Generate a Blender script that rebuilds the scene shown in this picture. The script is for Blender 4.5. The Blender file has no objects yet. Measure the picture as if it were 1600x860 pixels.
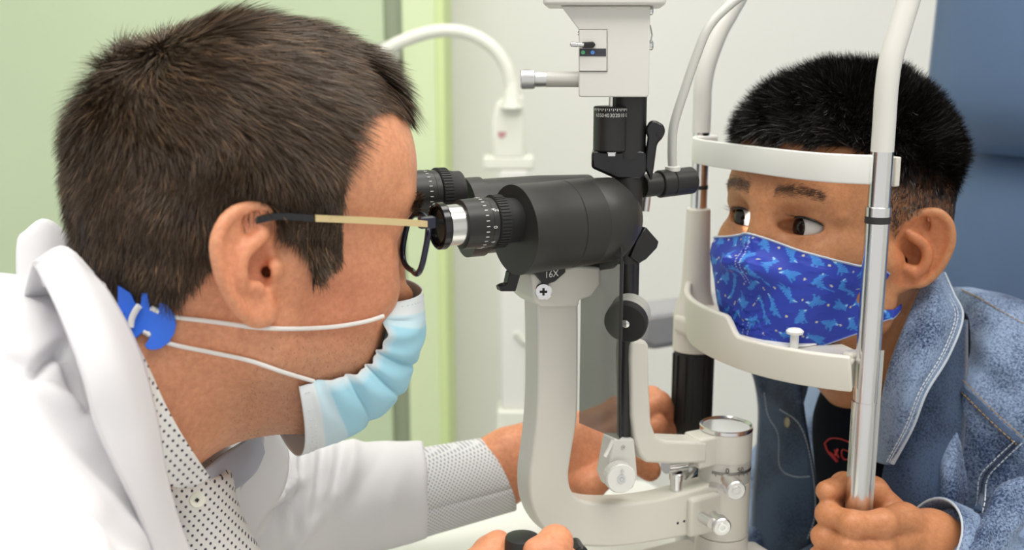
import bpy, bmesh, math, random
import numpy as np
from mathutils import Vector, Matrix
random.seed(7); rng = np.random.default_rng(7)
scene = bpy.context.scene
COL = scene.collection
# ------------------------------------------------------------------ camera, world, lights, exposure
F = 1690.0; PITCH = math.radians(11.6); CAMZ = 1.25
cam_d = bpy.data.cameras.new('camera'); cam = bpy.data.objects.new('camera', cam_d); COL.objects.link(cam)
cam.location = (0, 0, CAMZ); cam.rotation_euler = (math.radians(90) - PITCH, 0, 0)
cam_d.sensor_width = 36.0; cam_d.lens = 36.0 * F / 1600.0; cam_d.clip_start = 0.02
cam_d.dof.use_dof = True; cam_d.dof.focus_distance = 0.735; cam_d.dof.aperture_fstop = 6.3
scene.camera = cam
w = bpy.data.worlds.new('world'); scene.world = w; w.use_nodes = True
w.node_tree.nodes['Background'].inputs[0].default_value = (1.0, 0.99, 0.965, 1)
w.node_tree.nodes['Background'].inputs[1].default_value = 0.98
scene.view_settings.view_transform = 'Standard'; scene.view_settings.look = 'None'
scene.view_settings.gamma = 1.0; scene.view_settings.use_curve_mapping = False
scene.view_settings.exposure = -0.22

def area_light(name, loc, size, energy, color=(1, .97, .92), target=None):
    l = bpy.data.lights.new(name, 'AREA'); l.shape = 'RECTANGLE'; l.size, l.size_y = size; l.energy = energy; l.color = color
    o = bpy.data.objects.new(name, l); o.location = loc; COL.objects.link(o)
    if target is not None:
        o.rotation_euler = (Vector(target) - Vector(loc)).to_track_quat('-Z', 'Y').to_euler()
    return o
area_light('ceiling_lamp_light', (-0.35, 0.20, 2.62), (1.2, 0.6), 15)
area_light('ceiling_lamp_light', (0.95, 0.20, 2.62), (1.2, 0.6), 14)
area_light('ceiling_lamp_light', (0.1, 1.25, 2.62), (1.2, 0.6), 9)

# ------------------------------------------------------------------ frames
# u = from the doctor towards the patient, v = away from the camera, z = up (0 at the lens height)
FW = np.array([0, math.cos(PITCH), -math.sin(PITCH)]); UPV = np.array([0, math.sin(PITCH), math.cos(PITCH)]); RT = np.array([1., 0, 0])
ANG = math.radians(26.72)
CX, CY = 0.21178, 0.85229
U = np.array([math.cos(ANG), math.sin(ANG), 0]); V = np.array([-math.sin(ANG), math.cos(ANG), 0]); Z = np.array([0, 0, 1.])
ORI = np.array([CX, CY, 0.])
def ray(px, py): return FW + RT * ((px - 800) / F) + UPV * ((430 - py) / F)
def at(px, py, v):                        # where a line of sight meets the upright plane at a given v, in (u, v, z)
    d = ray(px, py); t = (v + ORI @ V) / (d @ V); q = d * t - ORI
    return np.array([q @ U, v, q[2]])
def atY(px, py, Y):                       # the same for the upright plane facing the camera at depth Y, in world metres
    d = ray(px, py); q = d * (Y / d[1]); return np.array([q[0], q[1], q[2] + CAMZ])
def wd(p):                                # (u, v, z) -> world
    p = np.atleast_2d(np.asarray(p, float))
    return ORI + p[:, :1] * U + p[:, 1:2] * V + p[:, 2:3] * Z + np.array([0, 0, CAMZ])
def lc(p):                                # world -> (u, v, z)
    p = np.atleast_2d(np.asarray(p, float)) - np.array([0, 0, CAMZ]) - ORI
    return np.stack([p @ U, p @ V, p[:, 2]], 1)

# ------------------------------------------------------------------ materials
MATS = {}
def mat(name, col, rough=.5, metal=0, spec=.5, **k):
    if name in MATS: return MATS[name]
    m = bpy.data.materials.new(name); m.use_nodes = True; nt = m.node_tree; b = nt.nodes['Principled BSDF']
    b.inputs['Base Color'].default_value = (*col, 1); b.inputs['Roughness'].default_value = rough
    b.inputs['Metallic'].default_value = metal; b.inputs['Specular IOR Level'].default_value = spec
    if 'trans' in k: b.inputs['Transmission Weight'].default_value = k['trans']
    if 'ior' in k: b.inputs['IOR'].default_value = k['ior']
    if 'alpha' in k: b.inputs['Alpha'].default_value = k['alpha']
    if 'sheen' in k: b.inputs['Sheen Weight'].default_value = k['sheen']; b.inputs['Sheen Roughness'].default_value = .4
    if 'coat' in k: b.inputs['Coat Weight'].default_value = k['coat']; b.inputs['Coat Roughness'].default_value = .1
    if 'sss' in k:
        b.inputs['Subsurface Weight'].default_value = k['sss']; b.inputs['Subsurface Radius'].default_value = (1, .35, .18); b.inputs['Subsurface Scale'].default_value = k.get('sscale', .006)
    if 'emit' in k: b.inputs['Emission Color'].default_value = (*col, 1); b.inputs['Emission Strength'].default_value = k['emit']
    if 'bump' in k or 'var' in k:
        tc = nt.nodes.new('ShaderNodeTexCoord')
        if 'bump' in k:
            sc, st, dist = k['bump']
            n = nt.nodes.new('ShaderNodeTexNoise'); n.inputs['Scale'].default_value = sc; n.inputs['Detail'].default_value = 4
            bp = nt.nodes.new('ShaderNodeBump'); bp.inputs['Strength'].default_value = st; bp.inputs['Distance'].default_value = dist
            nt.links.new(tc.outputs['Object'], n.inputs['Vector']); nt.links.new(n.outputs[0], bp.inputs['Height']); nt.links.new(bp.outputs[0], b.inputs['Normal'])
        if 'var' in k:
            sc, amt = k['var']
            n = nt.nodes.new('ShaderNodeTexNoise'); n.inputs['Scale'].default_value = sc; n.inputs['Detail'].default_value = 5
            cr = nt.nodes.new('ShaderNodeValToRGB')
            cr.color_ramp.elements[0].position = .3; cr.color_ramp.elements[1].position = .7
            cr.color_ramp.elements[0].color = (*[c * (1 - amt) for c in col], 1); cr.color_ramp.elements[1].color = (*[min(1, c * (1 + amt)) for c in col], 1)
            nt.links.new(tc.outputs['Object'], n.inputs['Vector']); nt.links.new(n.outputs[0], cr.inputs[0]); nt.links.new(cr.outputs[0], b.inputs['Base Color'])
    MATS[name] = m; return m
def attr_color(m, name='Col'):            # base colour from a colour attribute (printed or natural colour of the surface)
    nt = m.node_tree; a = nt.nodes.new('ShaderNodeVertexColor'); a.layer_name = name
    nt.links.new(a.outputs[0], nt.nodes['Principled BSDF'].inputs['Base Color']); return m

# ------------------------------------------------------------------ mesh helpers
def tag(o, label=None, cat=None, group=None, kind=None):
    if label: o['label'] = label
    if cat: o['category'] = cat
    if group: o['group'] = group
    if kind: o['kind'] = kind
    return o
def thing(name, base, label, cat, group=None, world=False):
    o = bpy.data.objects.new(name, None); COL.objects.link(o); o.empty_display_size = .02
    o.location = base if world else wd(base)[0]
    return tag(o, label, cat, group)
def world_loc(o):
    l = np.array(o.location)
    while o.parent: o = o.parent; l = l + np.array(o.location)
    return l
def link_mesh(name, verts_w, faces, m, parent=None, smooth=30, bevel=0, label=None, cols=None, sub=0, solid=0, origin=None, subsolid_off=0):
    verts_w = np.asarray(verts_w, float)
    base = world_loc(parent) if parent is not None else np.zeros(3)
    org = np.asarray(origin) if origin is not None else (verts_w.min(0) + verts_w.max(0)) / 2
    me = bpy.data.meshes.new(name)
    me.from_pydata((verts_w - org).tolist(), [], faces if isinstance(faces, list) else faces.tolist())
    me.materials.append(m); me.validate(); me.update()
    if cols is not None:
        ca = me.color_attributes.new('Col', 'FLOAT_COLOR', 'POINT')
        c4 = np.ones((len(verts_w), 4), np.float32); c4[:, :3] = cols; ca.data.foreach_set('color', c4.ravel())
    if smooth:
        me.shade_smooth()
        if smooth < 180: me.set_sharp_from_angle(angle=math.radians(smooth))
    o = bpy.data.objects.new(name, me); COL.objects.link(o)
    if parent is not None: o.parent = parent
    o.location = org - base
    if solid:
        s = o.modifiers.new('solid', 'SOLIDIFY'); s.thickness = solid; s.offset = subsolid_off
    if bevel:
        b = o.modifiers.new('bevel', 'BEVEL'); b.width = bevel; b.segments = 3; b.limit_method = 'ANGLE'; b.angle_limit = math.radians(35); b.harden_normals = False
    if sub:
        s = o.modifiers.new('sub', 'SUBSURF'); s.levels = sub; s.render_levels = sub
    if label: o['label'] = label
    return o
def unit(a): a = np.asarray(a, float); return a / (np.linalg.norm(a) + 1e-12)
def frame(d):
    d = unit(d); h = np.array([0, 0, 1.]) if abs(d[2]) < .9 else np.array([1., 0, 0])
    a = unit(np.cross(h, d)); return a, np.cross(d, a), d
class MB:
    """collects shapes in (u, v, z); build() links them as one mesh"""
    def __init__(s): s.v = []; s.f = []; s.n = 0
    def add(s, v, f):
        v = np.asarray(v, float); s.v.append(v); s.f += [[i + s.n for i in q] for q in f]; s.n += len(v); return s
    def box(s, c, h, R=None):
        q = np.array([[x, y, z] for z in (-1, 1) for y in (-1, 1) for x in (-1, 1)], float) * np.asarray(h)
        if R is not None: q = q @ np.asarray(R).T
        return s.add(q + np.asarray(c), [[0, 2, 3, 1], [4, 5, 7, 6], [0, 1, 5, 4], [2, 6, 7, 3], [0, 4, 6, 2], [1, 3, 7, 5]])
    def lathe(s, p0, d, prof, seg=32, cap=True, sc=(1, 1), up=None):
        a, b, d = frame(d)
        if up is not None: a = unit(np.cross(up, d)); b = np.cross(d, a)
        t = np.arange(seg) * 2 * math.pi / seg; ring = np.outer(np.cos(t), a) * sc[0] + np.outer(np.sin(t), b) * sc[1]
        vs = [np.asarray(p0) + d * h + ring * r for h, r in prof]; f = []
        for k in range(len(prof) - 1):
            for i in range(seg):
                j = (i + 1) % seg; f.append([k * seg + i, k * seg + j, (k + 1) * seg + j, (k + 1) * seg + i])
        if cap: f.append(list(range(seg))[::-1]); f.append([(len(prof) - 1) * seg + i for i in range(seg)])
        return s.add(np.concatenate(vs), f)
    def cyl(s, p0, p1, r0, r1=None, seg=32, ch=0):
        p0 = np.asarray(p0, float); p1 = np.asarray(p1, float); L = np.linalg.norm(p1 - p0); r1 = r0 if r1 is None else r1
        pr = [(0, r0), (L, r1)] if not ch else [(0, r0 - ch), (ch, r0), (L - ch, r1), (L, r1 - ch)]
        return s.lathe(p0, p1 - p0, pr, seg)
    def tube(s, pts, r, seg=14, cap=True, flat=1.0):
        pts = np.asarray(pts, float); n = len(pts); r = np.broadcast_to(np.asarray(r, float), (n,))
        T = np.gradient(pts, axis=0); T = T / (np.linalg.norm(T, axis=1, keepdims=True) + 1e-12)
        a, b, _ = frame(T[0]); t = np.arange(seg) * 2 * math.pi / seg; vs = []; f = []
        for k in range(n):
            a = unit(a - T[k] * (a @ T[k])); b = np.cross(T[k], a)
            vs.append(pts[k] + (np.outer(np.cos(t), a) + np.outer(np.sin(t), b) * flat) * r[k])
            if k:
                for i in range(seg):
                    j = (i + 1) % seg; f.append([(k - 1) * seg + i, (k - 1) * seg + j, k * seg + j, k * seg + i])
        if cap: f.append(list(range(seg))[::-1]); f.append([(n - 1) * seg + i for i in range(seg)])
        return s.add(np.concatenate(vs), f)
    def prism(s, out, ext):               # closed outline (n,3) pushed along ext
        out = np.asarray(out, float); n = len(out); ext = np.asarray(ext, float)
        f = [list(range(n)), [n + i for i in range(n)][::-1]] + [[i, n + i, n + (i + 1) % n, (i + 1) % n] for i in range(n)]
        nrm = np.zeros(3)
        for i in range(n): nrm += np.cross(out[i], out[(i + 1) % n])
        if nrm @ ext > 0: f = [q[::-1] for q in f]
        return s.add(np.concatenate([out, out + ext]), f)
    def sphere(s, c, r, seg=24, rings=12):
        r = np.broadcast_to(np.asarray(r, float), (3,)); vs = []; f = []
        for k in range(rings + 1):
            th = math.pi * k / rings
            for i in range(seg):
                ph = 2 * math.pi * i / seg; vs.append([math.sin(th) * math.cos(ph), math.sin(th) * math.sin(ph), math.cos(th)])
        for k in range(rings):
            for i in range(seg):
                j = (i + 1) % seg; f.append([k * seg + i, (k + 1) * seg + i, (k + 1) * seg + j, k * seg + j])
        return s.add(np.array(vs) * r + np.asarray(c), f)
    def grid(s, P):                       # (n, m, 3) points
        P = np.asarray(P, float); n, m = P.shape[:2]
        return s.add(P.reshape(-1, 3), [[i * m + j, i * m + j + 1, (i + 1) * m + j + 1, (i + 1) * m + j] for i in range(n - 1) for j in range(m - 1)])
    def build(s, name, m, parent=None, world=False, **k):
        v = np.concatenate(s.v); return link_mesh(name, v if world else wd(v), s.f, m, parent, **k)
def spline(pts, n=24, closed=False):      # Catmull-Rom through points
    P = np.asarray(pts, float); m = len(P)
    if closed: Q = np.concatenate([P[-1:], P, P[:2]]); segs = m
    else: Q = np.concatenate([2 * P[:1] - P[1:2], P, 2 * P[-1:] - P[-2:-1]]); segs = m - 1
    t = np.linspace(0, segs, n, endpoint=not closed); k = np.minimum(t.astype(int), segs - 1); x = (t - k)[:, None]
    a, b, c, d = Q[k], Q[k + 1], Q[k + 2], Q[k + 3]
    return .5 * (2 * b + (c - a) * x + (2 * a - 5 * b + 4 * c - d) * x ** 2 + (3 * b - a - 3 * c + d) * x ** 3)
def text_mesh(name, body, size, m, parent, pos, right, up, wrap=None, depth=.0002, label=None):
    """flat lettering; pos/right/up in (u, v, z); wrap=(axis point, axis dir, radius) bends it round a drum"""
    cu = bpy.data.curves.new(name, 'FONT'); cu.body = body; cu.size = size; cu.align_x = 'CENTER'; cu.align_y = 'CENTER'
    to = bpy.data.objects.new(name, cu); me = bpy.data.meshes.new_from_object(to); bpy.data.objects.remove(to); bpy.data.curves.remove(cu)
    v = np.zeros(len(me.vertices) * 3); me.vertices.foreach_get('co', v); v = v.reshape(-1, 3); f = [list(p.vertices) for p in me.polygons]; bpy.data.meshes.remove(me)
    right = unit(right); up = unit(up)
    if wrap is None: q = np.asarray(pos) + v[:, :1] * right + v[:, 1:2] * up
    else:
        ax, ad, r = wrap; ad = unit(ad); c0 = np.asarray(ax) + ad * ((np.asarray(pos) - ax) @ ad); rad = unit(np.asarray(pos) - c0); tg = right
        th = v[:, :1] / r; q = c0 + r * (np.cos(th) * rad + np.sin(th) * tg) + v[:, 1:2] * up
    return link_mesh(name, wd(q), f, m, parent, smooth=0, label=label)

m_wall = mat('wall_paint', (.77, .77, .75), .7, bump=(60, .05, .002))
m_green = mat('green_paint', (.54, .65, .435), .6, var=(3, .03))
m_green2 = mat('light_green_paint', (.68, .79, .50), .6)
m_lime = mat('lime_edge', (.66, .78, .38), .6)
m_greyframe = mat('grey_door_frame', (.36, .40, .30), .5)
m_ceil = mat('ceiling_paint', (.85, .85, .83), .8)
m_floor = mat('floor_vinyl', (.55, .55, .52), .5, var=(4, .05))
m_enamel = mat('cream_enamel', (.64, .62, .56), .32, bump=(900, .03, .0002))
m_enamel2 = mat('pale_enamel', (.66, .65, .61), .35)
m_cream = mat('cream_plastic', (.66, .63, .56), .35)
m_plast = mat('white_plastic', (.75, .75, .72), .35)
m_black = mat('black_anodised', (.012, .012, .012), .42, bump=(700, .08, .0003))
m_blackm = mat('black_rubber', (.010, .010, .011), .6)
m_blackg = mat('black_gloss', (.008, .008, .010), .18)
m_chrome = mat('brushed_chrome', (.72, .72, .72), .2, 1)
m_alu = mat('satin_aluminium', (.70, .70, .69), .34, 1)
m_white = mat('white_print', (.8, .8, .78), .6)
m_ink = mat('black_print', (.02, .02, .02), .6)
m_grey = mat('grey_plastic', (.38, .38, .39), .45)
m_smoke = mat('smoked_acrylic', (.10, .105, .09), .15, alpha=.55, spec=.3)
m_glass = mat('lens_glass', (.96, .98, .98), .02, trans=1.0, ior=1.02)
m_fogglass = mat('frosted_mirror', (.75, .77, .77), .12, .6)
# ------------------------------------------------------------------ the room
def slab(name, lo, hi, m, kind='structure', label=None, cat=None, bevel=0):
    b = MB(); lo = np.array(lo, float); hi = np.array(hi, float); b.box((lo + hi) / 2, (hi - lo) / 2)
    o = b.build(name, m, None, world=True, smooth=0, bevel=bevel); tag(o, label, cat, kind=kind); return o
slab('floor', (-2.2, -1.5, -.1), (2.6, 2.4, 0), m_floor, label='grey vinyl floor of the examination room')
slab('ceiling', (-2.2, -1.5, 2.7), (2.6, 2.4, 2.8), m_ceil, label='white ceiling of the examination room')
slab('wall_back', (-2.2, 2.3, 0), (2.6, 2.4, 2.7), m_wall, label='plain off-white wall behind the instrument')
slab('wall_right', (2.5, -1.5, 0), (2.6, 2.3, 2.7), m_wall, label='off-white side wall beyond the blue chair')
xg0 = atY(604, 300, 2.05)[0]; xg1 = atY(633, 300, 2.05)[0]; xg2 = atY(683, 300, 2.05)[0]; xg3 = atY(697, 300, 2.05)[0]
slab('wall_left', (-2.2, 2.06, 0), (xg0, 2.16, 2.7), m_green, label='pale green painted wall behind the doctor')
slab('trim_1', (xg0, 2.09, 0), (xg1, 2.16, 2.7), m_greyframe, label='recessed grey-green door frame strip in the green wall')
slab('wall_green_return', (xg1, 2.06, 0), (xg2, 2.16, 2.7), m_green2, label='light green wall strip right of the grey frame')
slab('trim_2', (xg2, 2.055, 0), (xg3, 2.3, 2.7), m_lime, label='lime green edge strip where green wall meets white wall', bevel=.004)
m_lampglow = mat('lamp_diffuser', (1, .97, .92), .5, emit=4.0)
for i, (x, y, lb) in enumerate(((-.35, .20, 'flat ceiling light panel above the doctor'), (.95, .20, 'flat ceiling light panel above the boy'), (.1, 1.25, 'flat ceiling light panel near the back wall'))):
    t = thing('ceiling_light', (x, y, 2.66), lb, 'light', 'ceiling light panels', world=True)
    b = MB()
    for sx, sy, hx, hy in ((0, .31, .63, .015), (0, -.31, .63, .015), (.615, 0, .015, .3), (-.615, 0, .015, .3)): b.box((x + sx, y + sy, 2.67), (hx, hy, .03))
    b.build('frame', m_plast, t, world=True, smooth=0)
    MB().box((x, y, 2.68), (.6, .295, .01)).build('diffuser', m_lampglow, t, world=True, smooth=0)

# ------------------------------------------------------------------ instrument table
TZ = -.452                                # table top, relative to the lens
t = thing('instrument_table', (-.1, .0, -CAMZ), 'white instrument table carrying the slit lamp', 'table')
oc = spline([(-.36, -.22), (-.38, .0), (-.36, .22), (-.30, .275), (-.1, .285), (.0, .285), (.04, .26), (.055, .2), (.055, -.2), (.04, -.26), (.0, -.285), (-.1, -.285), (-.30, -.275)], 60, closed=True)
MB().prism([(a, b_, TZ) for a, b_ in oc], (0, 0, -.03)).build('table_top', mat('table_laminate', (.80, .81, .76), .35), t, bevel=.006)
MB().cyl((-.1, 0, TZ - .03), (-.1, 0, -CAMZ + .05), .045).build('column', m_enamel, t)
MB().box((-.1, 0, -CAMZ + .025), (.25, .2, .025)).build('foot', m_enamel, t, bevel=.01)

# ------------------------------------------------------------------ white suction arm on the back wall (blurred)
m_bgw = mat('ivory_plastic', (.82, .83, .74), .45)
YB = 1.75
def bg(px, py, Y=YB): return atY(px, py, Y)
t = thing('hose_unit', (*bg(795, 600)[:2], 0), 'ivory wall unit with a curved hose arching above it', 'medical device', world=True)
pts = spline([bg(585, 90), bg(625, 66), bg(680, 49), bg(730, 52), bg(770, 75), bg(793, 110), bg(800, 155)], 40)
MB().tube(pts, .0105).build('hose', m_bgw, t, world=True)
c = bg(792, 200); b = MB()
o = [bg(768, 185), bg(776, 158), bg(795, 148), bg(818, 148), bg(821, 250), bg(769, 250)]
b.prism(o, (0, .05, 0)); b.build('head_block', m_bgw, t, world=True, bevel=.006)
MB().lathe(bg(800, 157) + np.array([0, 0, 0]), (0, 0, -1), [(-.03, .0105), (0, .014), (.012, .018)], 20).build('hose_socket', m_bgw, t, world=True)
MB().prism([bg(755, 245), bg(834, 245), bg(834, 266), bg(755, 266)], (0, .06, 0)).build('shelf', m_bgw, t, world=True, bevel=.004)
MB().prism([bg(781, 266), bg(824, 266), bg(823, 640), bg(783, 640)], (0, .04, 0)).build('post', mat('ivory_post', (.80, .80, .76), .6), t, world=True, bevel=.004)
MB().box((bg(803, 600)[0], YB + .02, bg(803, 640)[2] / 2), (.028, .03, bg(803, 640)[2] / 2)).build('pedestal', m_bgw, t, world=True, bevel=.004)
MB().prism([bg(778, 206), bg(791, 206), bg(790, 212), bg(784, 217), bg(778, 212)], (0, -.001, 0)).build('badge', mat('red_badge', (.55, .30, .30), .5), t, world=True)
MB().tube(spline([bg(826, 445), bg(838, 480), bg(836, 515), bg(822, 535), bg(806, 520)], 24), .006).build('cord', mat('ivory_cord', (.70, .72, .64), .5), t, world=True)
# round hose wheel seen above the doctor's hair
t = thing('hose_bracket', tuple(bg(600, 90)), 'small grey round bracket on the grey frame behind the hose', 'bracket', world=True)
MB().lathe(bg(601, 88, 2.04), (0, 1, 0), [(0, .022), (.006, .028), (.05, .028)], 28).build('disc', mat('grey_bracket', (.42, .44, .38), .5), t, world=True)

# ------------------------------------------------------------------ blue patient chair
m_blue = mat('blue_vinyl', (.085, .14, .26), .5, bump=(300, .15, .0006), var=(6, .06))
t = thing('patient_chair', (.55, 0, -CAMZ), 'blue padded patient chair with grey armrests behind the boy', 'chair')
def cushion(u0, u1, v0, v1, z0, z1, lean=0, bul=.02):
    n = 14; P = []
    b = MB()
    for side in (-1, 1):
        g = np.zeros((n, n, 3))
        for i in range(n):
            for j in range(n):
                a = -1 + 2 * i / (n - 1); c_ = -1 + 2 * j / (n - 1)
                e = (1 - abs(a) ** 6) * (1 - abs(c_) ** 6)
                uc = (u0 + u1) / 2 + side * ((u1 - u0) / 2) * (e ** .5) ; zz = (z0 + z1) / 2 + c_ * (z1 - z0) / 2
                g[i, j] = (uc + lean * (zz - z0), (v0 + v1) / 2 + a * (v1 - v0) / 2, zz)
        b.grid(g if side > 0 else g[::-1])
    return b
cushion(.435, .555, -.30, .318, -.115, .30, .05).build('headrest_cushion', m_blue, t, smooth=180)
cushion(.445, .57, -.32, .322, -.75, -.095, .05).build('backrest_cushion', m_blue, t, smooth=180)
cb = MB(); cb.box((.3, 0, -.80), (.26, .27, .05)); cb.build('seat', m_blue, t, bevel=.02)
MB().cyl((.35, 0, -.85), (.35, 0, -CAMZ), .06).build('pedestal', m_grey, t)
m_armgrey = mat('armrest_grey', (.30, .30, .31), .5)
for vv in (.345, -.36):
    a = [(.086, vv - .03, -.285), (.083, vv - .03, -.318), (.10, vv - .03, -.33), (.43, vv - .03, -.325), (.43, vv - .03, -.285)] if vv > 0 else [(.30, vv - .03, -.345), (.30, vv - .03, -.39), (.47, vv - .03, -.385), (.47, vv - .03, -.345)]
    MB().prism(a, (0, .06, 0)).build('armrest', m_armgrey, t, bevel=.008)
    MB().box((.46, vv, -.55), (.02, .02, .28)).build('armrest_bracket', m_grey, t, bevel=.004)

# ------------------------------------------------------------------ head and chin rest
t = thing('head_rest', (0, 0, TZ), 'cream and chrome head rest with white forehead band and chin cup', 'head rest')
HZ = -.115
NV, FV = -.105, .105
# near upright
MB().cyl((0, NV, TZ), (0, NV, -.25), .0094, seg=40).cyl((0, NV, -.25), (0, NV, HZ - .003), .0086, seg=40).build('post', m_chrome, t)
b = MB().cyl((0, NV, HZ + .0015), (0, NV, HZ + .009), .0091, seg=40, ch=.0005); b.build('collar', m_chrome, t)
MB().cyl((0, NV, HZ - .003), (0, NV, HZ + .0015), .0089, seg=40).build('ring', m_ink, t)
MB().cyl((0, NV, HZ + .009), (0, NV, -.066), .0078, seg=40).build('upper_post', m_chrome, t)
b = MB().box((.0045, NV - .0088, -.33), (.0012, .0006, .12)); b.build('post_groove', m_alu, t)
nt_ = [(0, NV, -.0675), (0, NV, -.045), (0, NV, -.025), (.002, NV, -.005), (.009, NV, .018), (.016, NV, .04), (.020, NV, .06), (.021, NV, .085), (.012, NV + .01, .12), (0, NV + .04, .15), (-.005, 0, .162)]
ft_ = [(p[0], -p[1], p[2]) for p in nt_[:9]]
ft_ = [(0, FV, -.0675), (0, FV, -.045), (0, FV, -.028), (.004, FV, -.008), (.015, FV, .018), (.026, FV, .035), (.037, FV, .055), (.034, FV, .085), (.02, FV - .01, .12), (.005, FV - .04, .15), (-.005, 0, .162)]
full = np.concatenate([spline(nt_, 70), spline(ft_, 70)[::-1][1:]])
MB().tube(full, .0079, seg=24).build('upper_tube', m_enamel2, t, label='pale painted tube arching over the head')
# far upright
MB().cyl((0, FV, -.14), (0, FV, -.066), .0072, seg=32).build('upper_post', m_chrome, t)
MB().cyl((0, FV, HZ - .002), (0, FV, HZ + .0015), .0076, seg=32).build('ring', m_ink, t)
zt = at(1093, 325, FV)[2]; zb = at(1088, 545, FV)[2]
MB().lathe((0, FV, zt), (0, 0, -1), [(0, .0095), (.001, .0105), (.03, .0112), (.06, .0125), (.075, .0135), (.088, .017), (.095, .019), (zt - zb, .019)], 32).build('sleeve', m_cream, t)
zc2 = at(1085, 668, FV)[2]
b = MB(); prof = [(0, .0155), (.002, .017), (.06, .0178), (.072, .018), (.076, .0168), (.078, .0142), (zb - zc2 + .05, .0135)]
b.lathe((0, FV, zb), (0, 0, -1), prof, 32)
for k in range(12):
    aa = 2 * math.pi * k / 12; b.box((.0176 * math.cos(aa), FV + .0176 * math.sin(aa), zb - .034), (.0012, .0012, .03), [[math.cos(aa), -math.sin(aa), 0], [math.sin(aa), math.cos(aa), 0], [0, 0, 1]])
b.build('hand_grip', m_blackm, t)
MB().cyl((0, FV, TZ), (0, FV, zc2 - .04), .011).build('post', m_chrome, t)
# forehead band: bowed strip from post to post
n = 40; top = []; bot = []
zt0 = at(1363, 243, NV)[2]; zb0 = at(1363, 289, NV)[2]
g = np.zeros((2, n, 3)); g2 = g.copy()
for j in range(n):
    s_ = -1 + 2 * j / (n - 1); e = 1 - abs(s_) ** 4.5
    uu = -.006 - .026 * e; vv = s_ * .103
    g[0, j] = (uu, vv, zt0); g[1, j] = (uu, vv, zb0)
b = MB().grid(g); b.build('forehead_band', m_plast, t, solid=.004, bevel=.0012, smooth=40)
for vv, sg in ((NV, -1), (FV, 1)):
    MB().box((.002, vv + sg * -.004, (zt0 + zb0) / 2), (.011, .004, (zt0 - zb0) / 2)).build('band_clip', m_plast, t, bevel=.002)
MB().box((.0135, NV + .002, (zt0 + zb0) / 2 - .002), (.0025, .005, .0105)).build('band_clip', m_cream, t, bevel=.001)
# chin cup: bowed front wall + tray
def chinpt(s_):                            # s_ -1 near .. 1 far, plan curve of the front wall
    e = max(0, 1 - abs(s_) ** 2.4); return (-.012 - .040 * e + .004 * s_, s_ * .104)
topz = []; N = 60; wall_o = np.zeros((2, N, 3))
zN = at(1345, 556, NV)[2]; zNb = at(1350, 611, NV)[2]
for j in range(N):
    s_ = -1 + 2 * j / (N - 1); uu, vv = chinpt(s_)
    q = np.clip((s_ + .22) / .16, 0, 1); q = q * q * (3 - 2 * q)
    zt1 = zN + .0005 + q * .0135
    edge = np.clip((s_ - .80) / .2, 0, 1); zb1 = zNb + .0005 + .004 * (1 - min(1, (s_ + 1) / .5)) * 0 + edge * .006
    zt1 = zt1 + edge * .003
    wall_o[0, j] = (uu, vv, zt1); wall_o[1, j] = (uu + .004, vv, zb1)
MB().grid(wall_o).build('chin_wall', m_cream, t, solid=.0055, bevel=.002, smooth=50)
tray = [(*chinpt(-1 + 2 * k / 30), zN - .004) for k in range(31)] + [(.012, .08, zN - .004), (.018, .04, zN - .004), (.018, -.05, zN - .004), (.01, -.09, zN - .004)]
MB().prism(tray, (0, 0, -.004)).build('chin_tray', m_cream, t, bevel=.0015)
pad = spline([(-.035, -.05), (-.043, -.01), (-.035, .03), (0, .04), (.012, 0), (0, -.055)], 40, closed=True)
MB().prism([(a, c_, zN - .0038) for a, c_ in pad], (0, 0, .0016)).build('chin_paper', m_white, t, bevel=.001)
MB().box((.002, NV + .012, (zN + zNb) / 2), (.0125, .005, (zN - zNb) / 2)).build('wall_bracket', m_cream, t, bevel=.003)
pc = at(1241, 536, -.058); pc[2] = zN + .002
MB().lathe(pc, (0, 0, 1), [(-.008, .0032), (.0055, .0032), (.006, .0062), (.008, .0066), (.0095, .005), (.0102, .0025)], 24).build('paper_pin', m_white, t)
MB().box((-.008, FV - .008, at(1100, 500, FV)[2]), (.014, .012, .008)).build('far_bracket', m_cream, t, bevel=.004)
# ------------------------------------------------------------------ slit lamp
S = thing('slit_lamp', (-.1, 0, TZ), 'cream and black slit lamp microscope standing on the white table', 'slit lamp')
AX = (-.043, 0)                            # the axis both arms turn on
def px_out(pts, v, n=None):
    q = np.array([at(x, y, v) for x, y in pts]); return q if n is None else spline(q, n, closed=True)
# --- base, joystick
MB().box((-.12, -.0, TZ + .012), (.10, .075, .012)).build('base_plate', m_enamel, S, bevel=.005)
b = MB().box((-.09, -.03, TZ + .036), (.085, .035, .012)); b.build('cross_slide', m_enamel2, S, bevel=.005)
for a, px in ((0, 905), ):
    q = at(905, 862, -.045); MB().lathe(q, (-.25, -1, 0), [(-.012, .005), (0, .005), (.001, .0056), (.004, .0056), (.005, .0045)], 24).build('clamp_screw', m_blackg, S)
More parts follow.
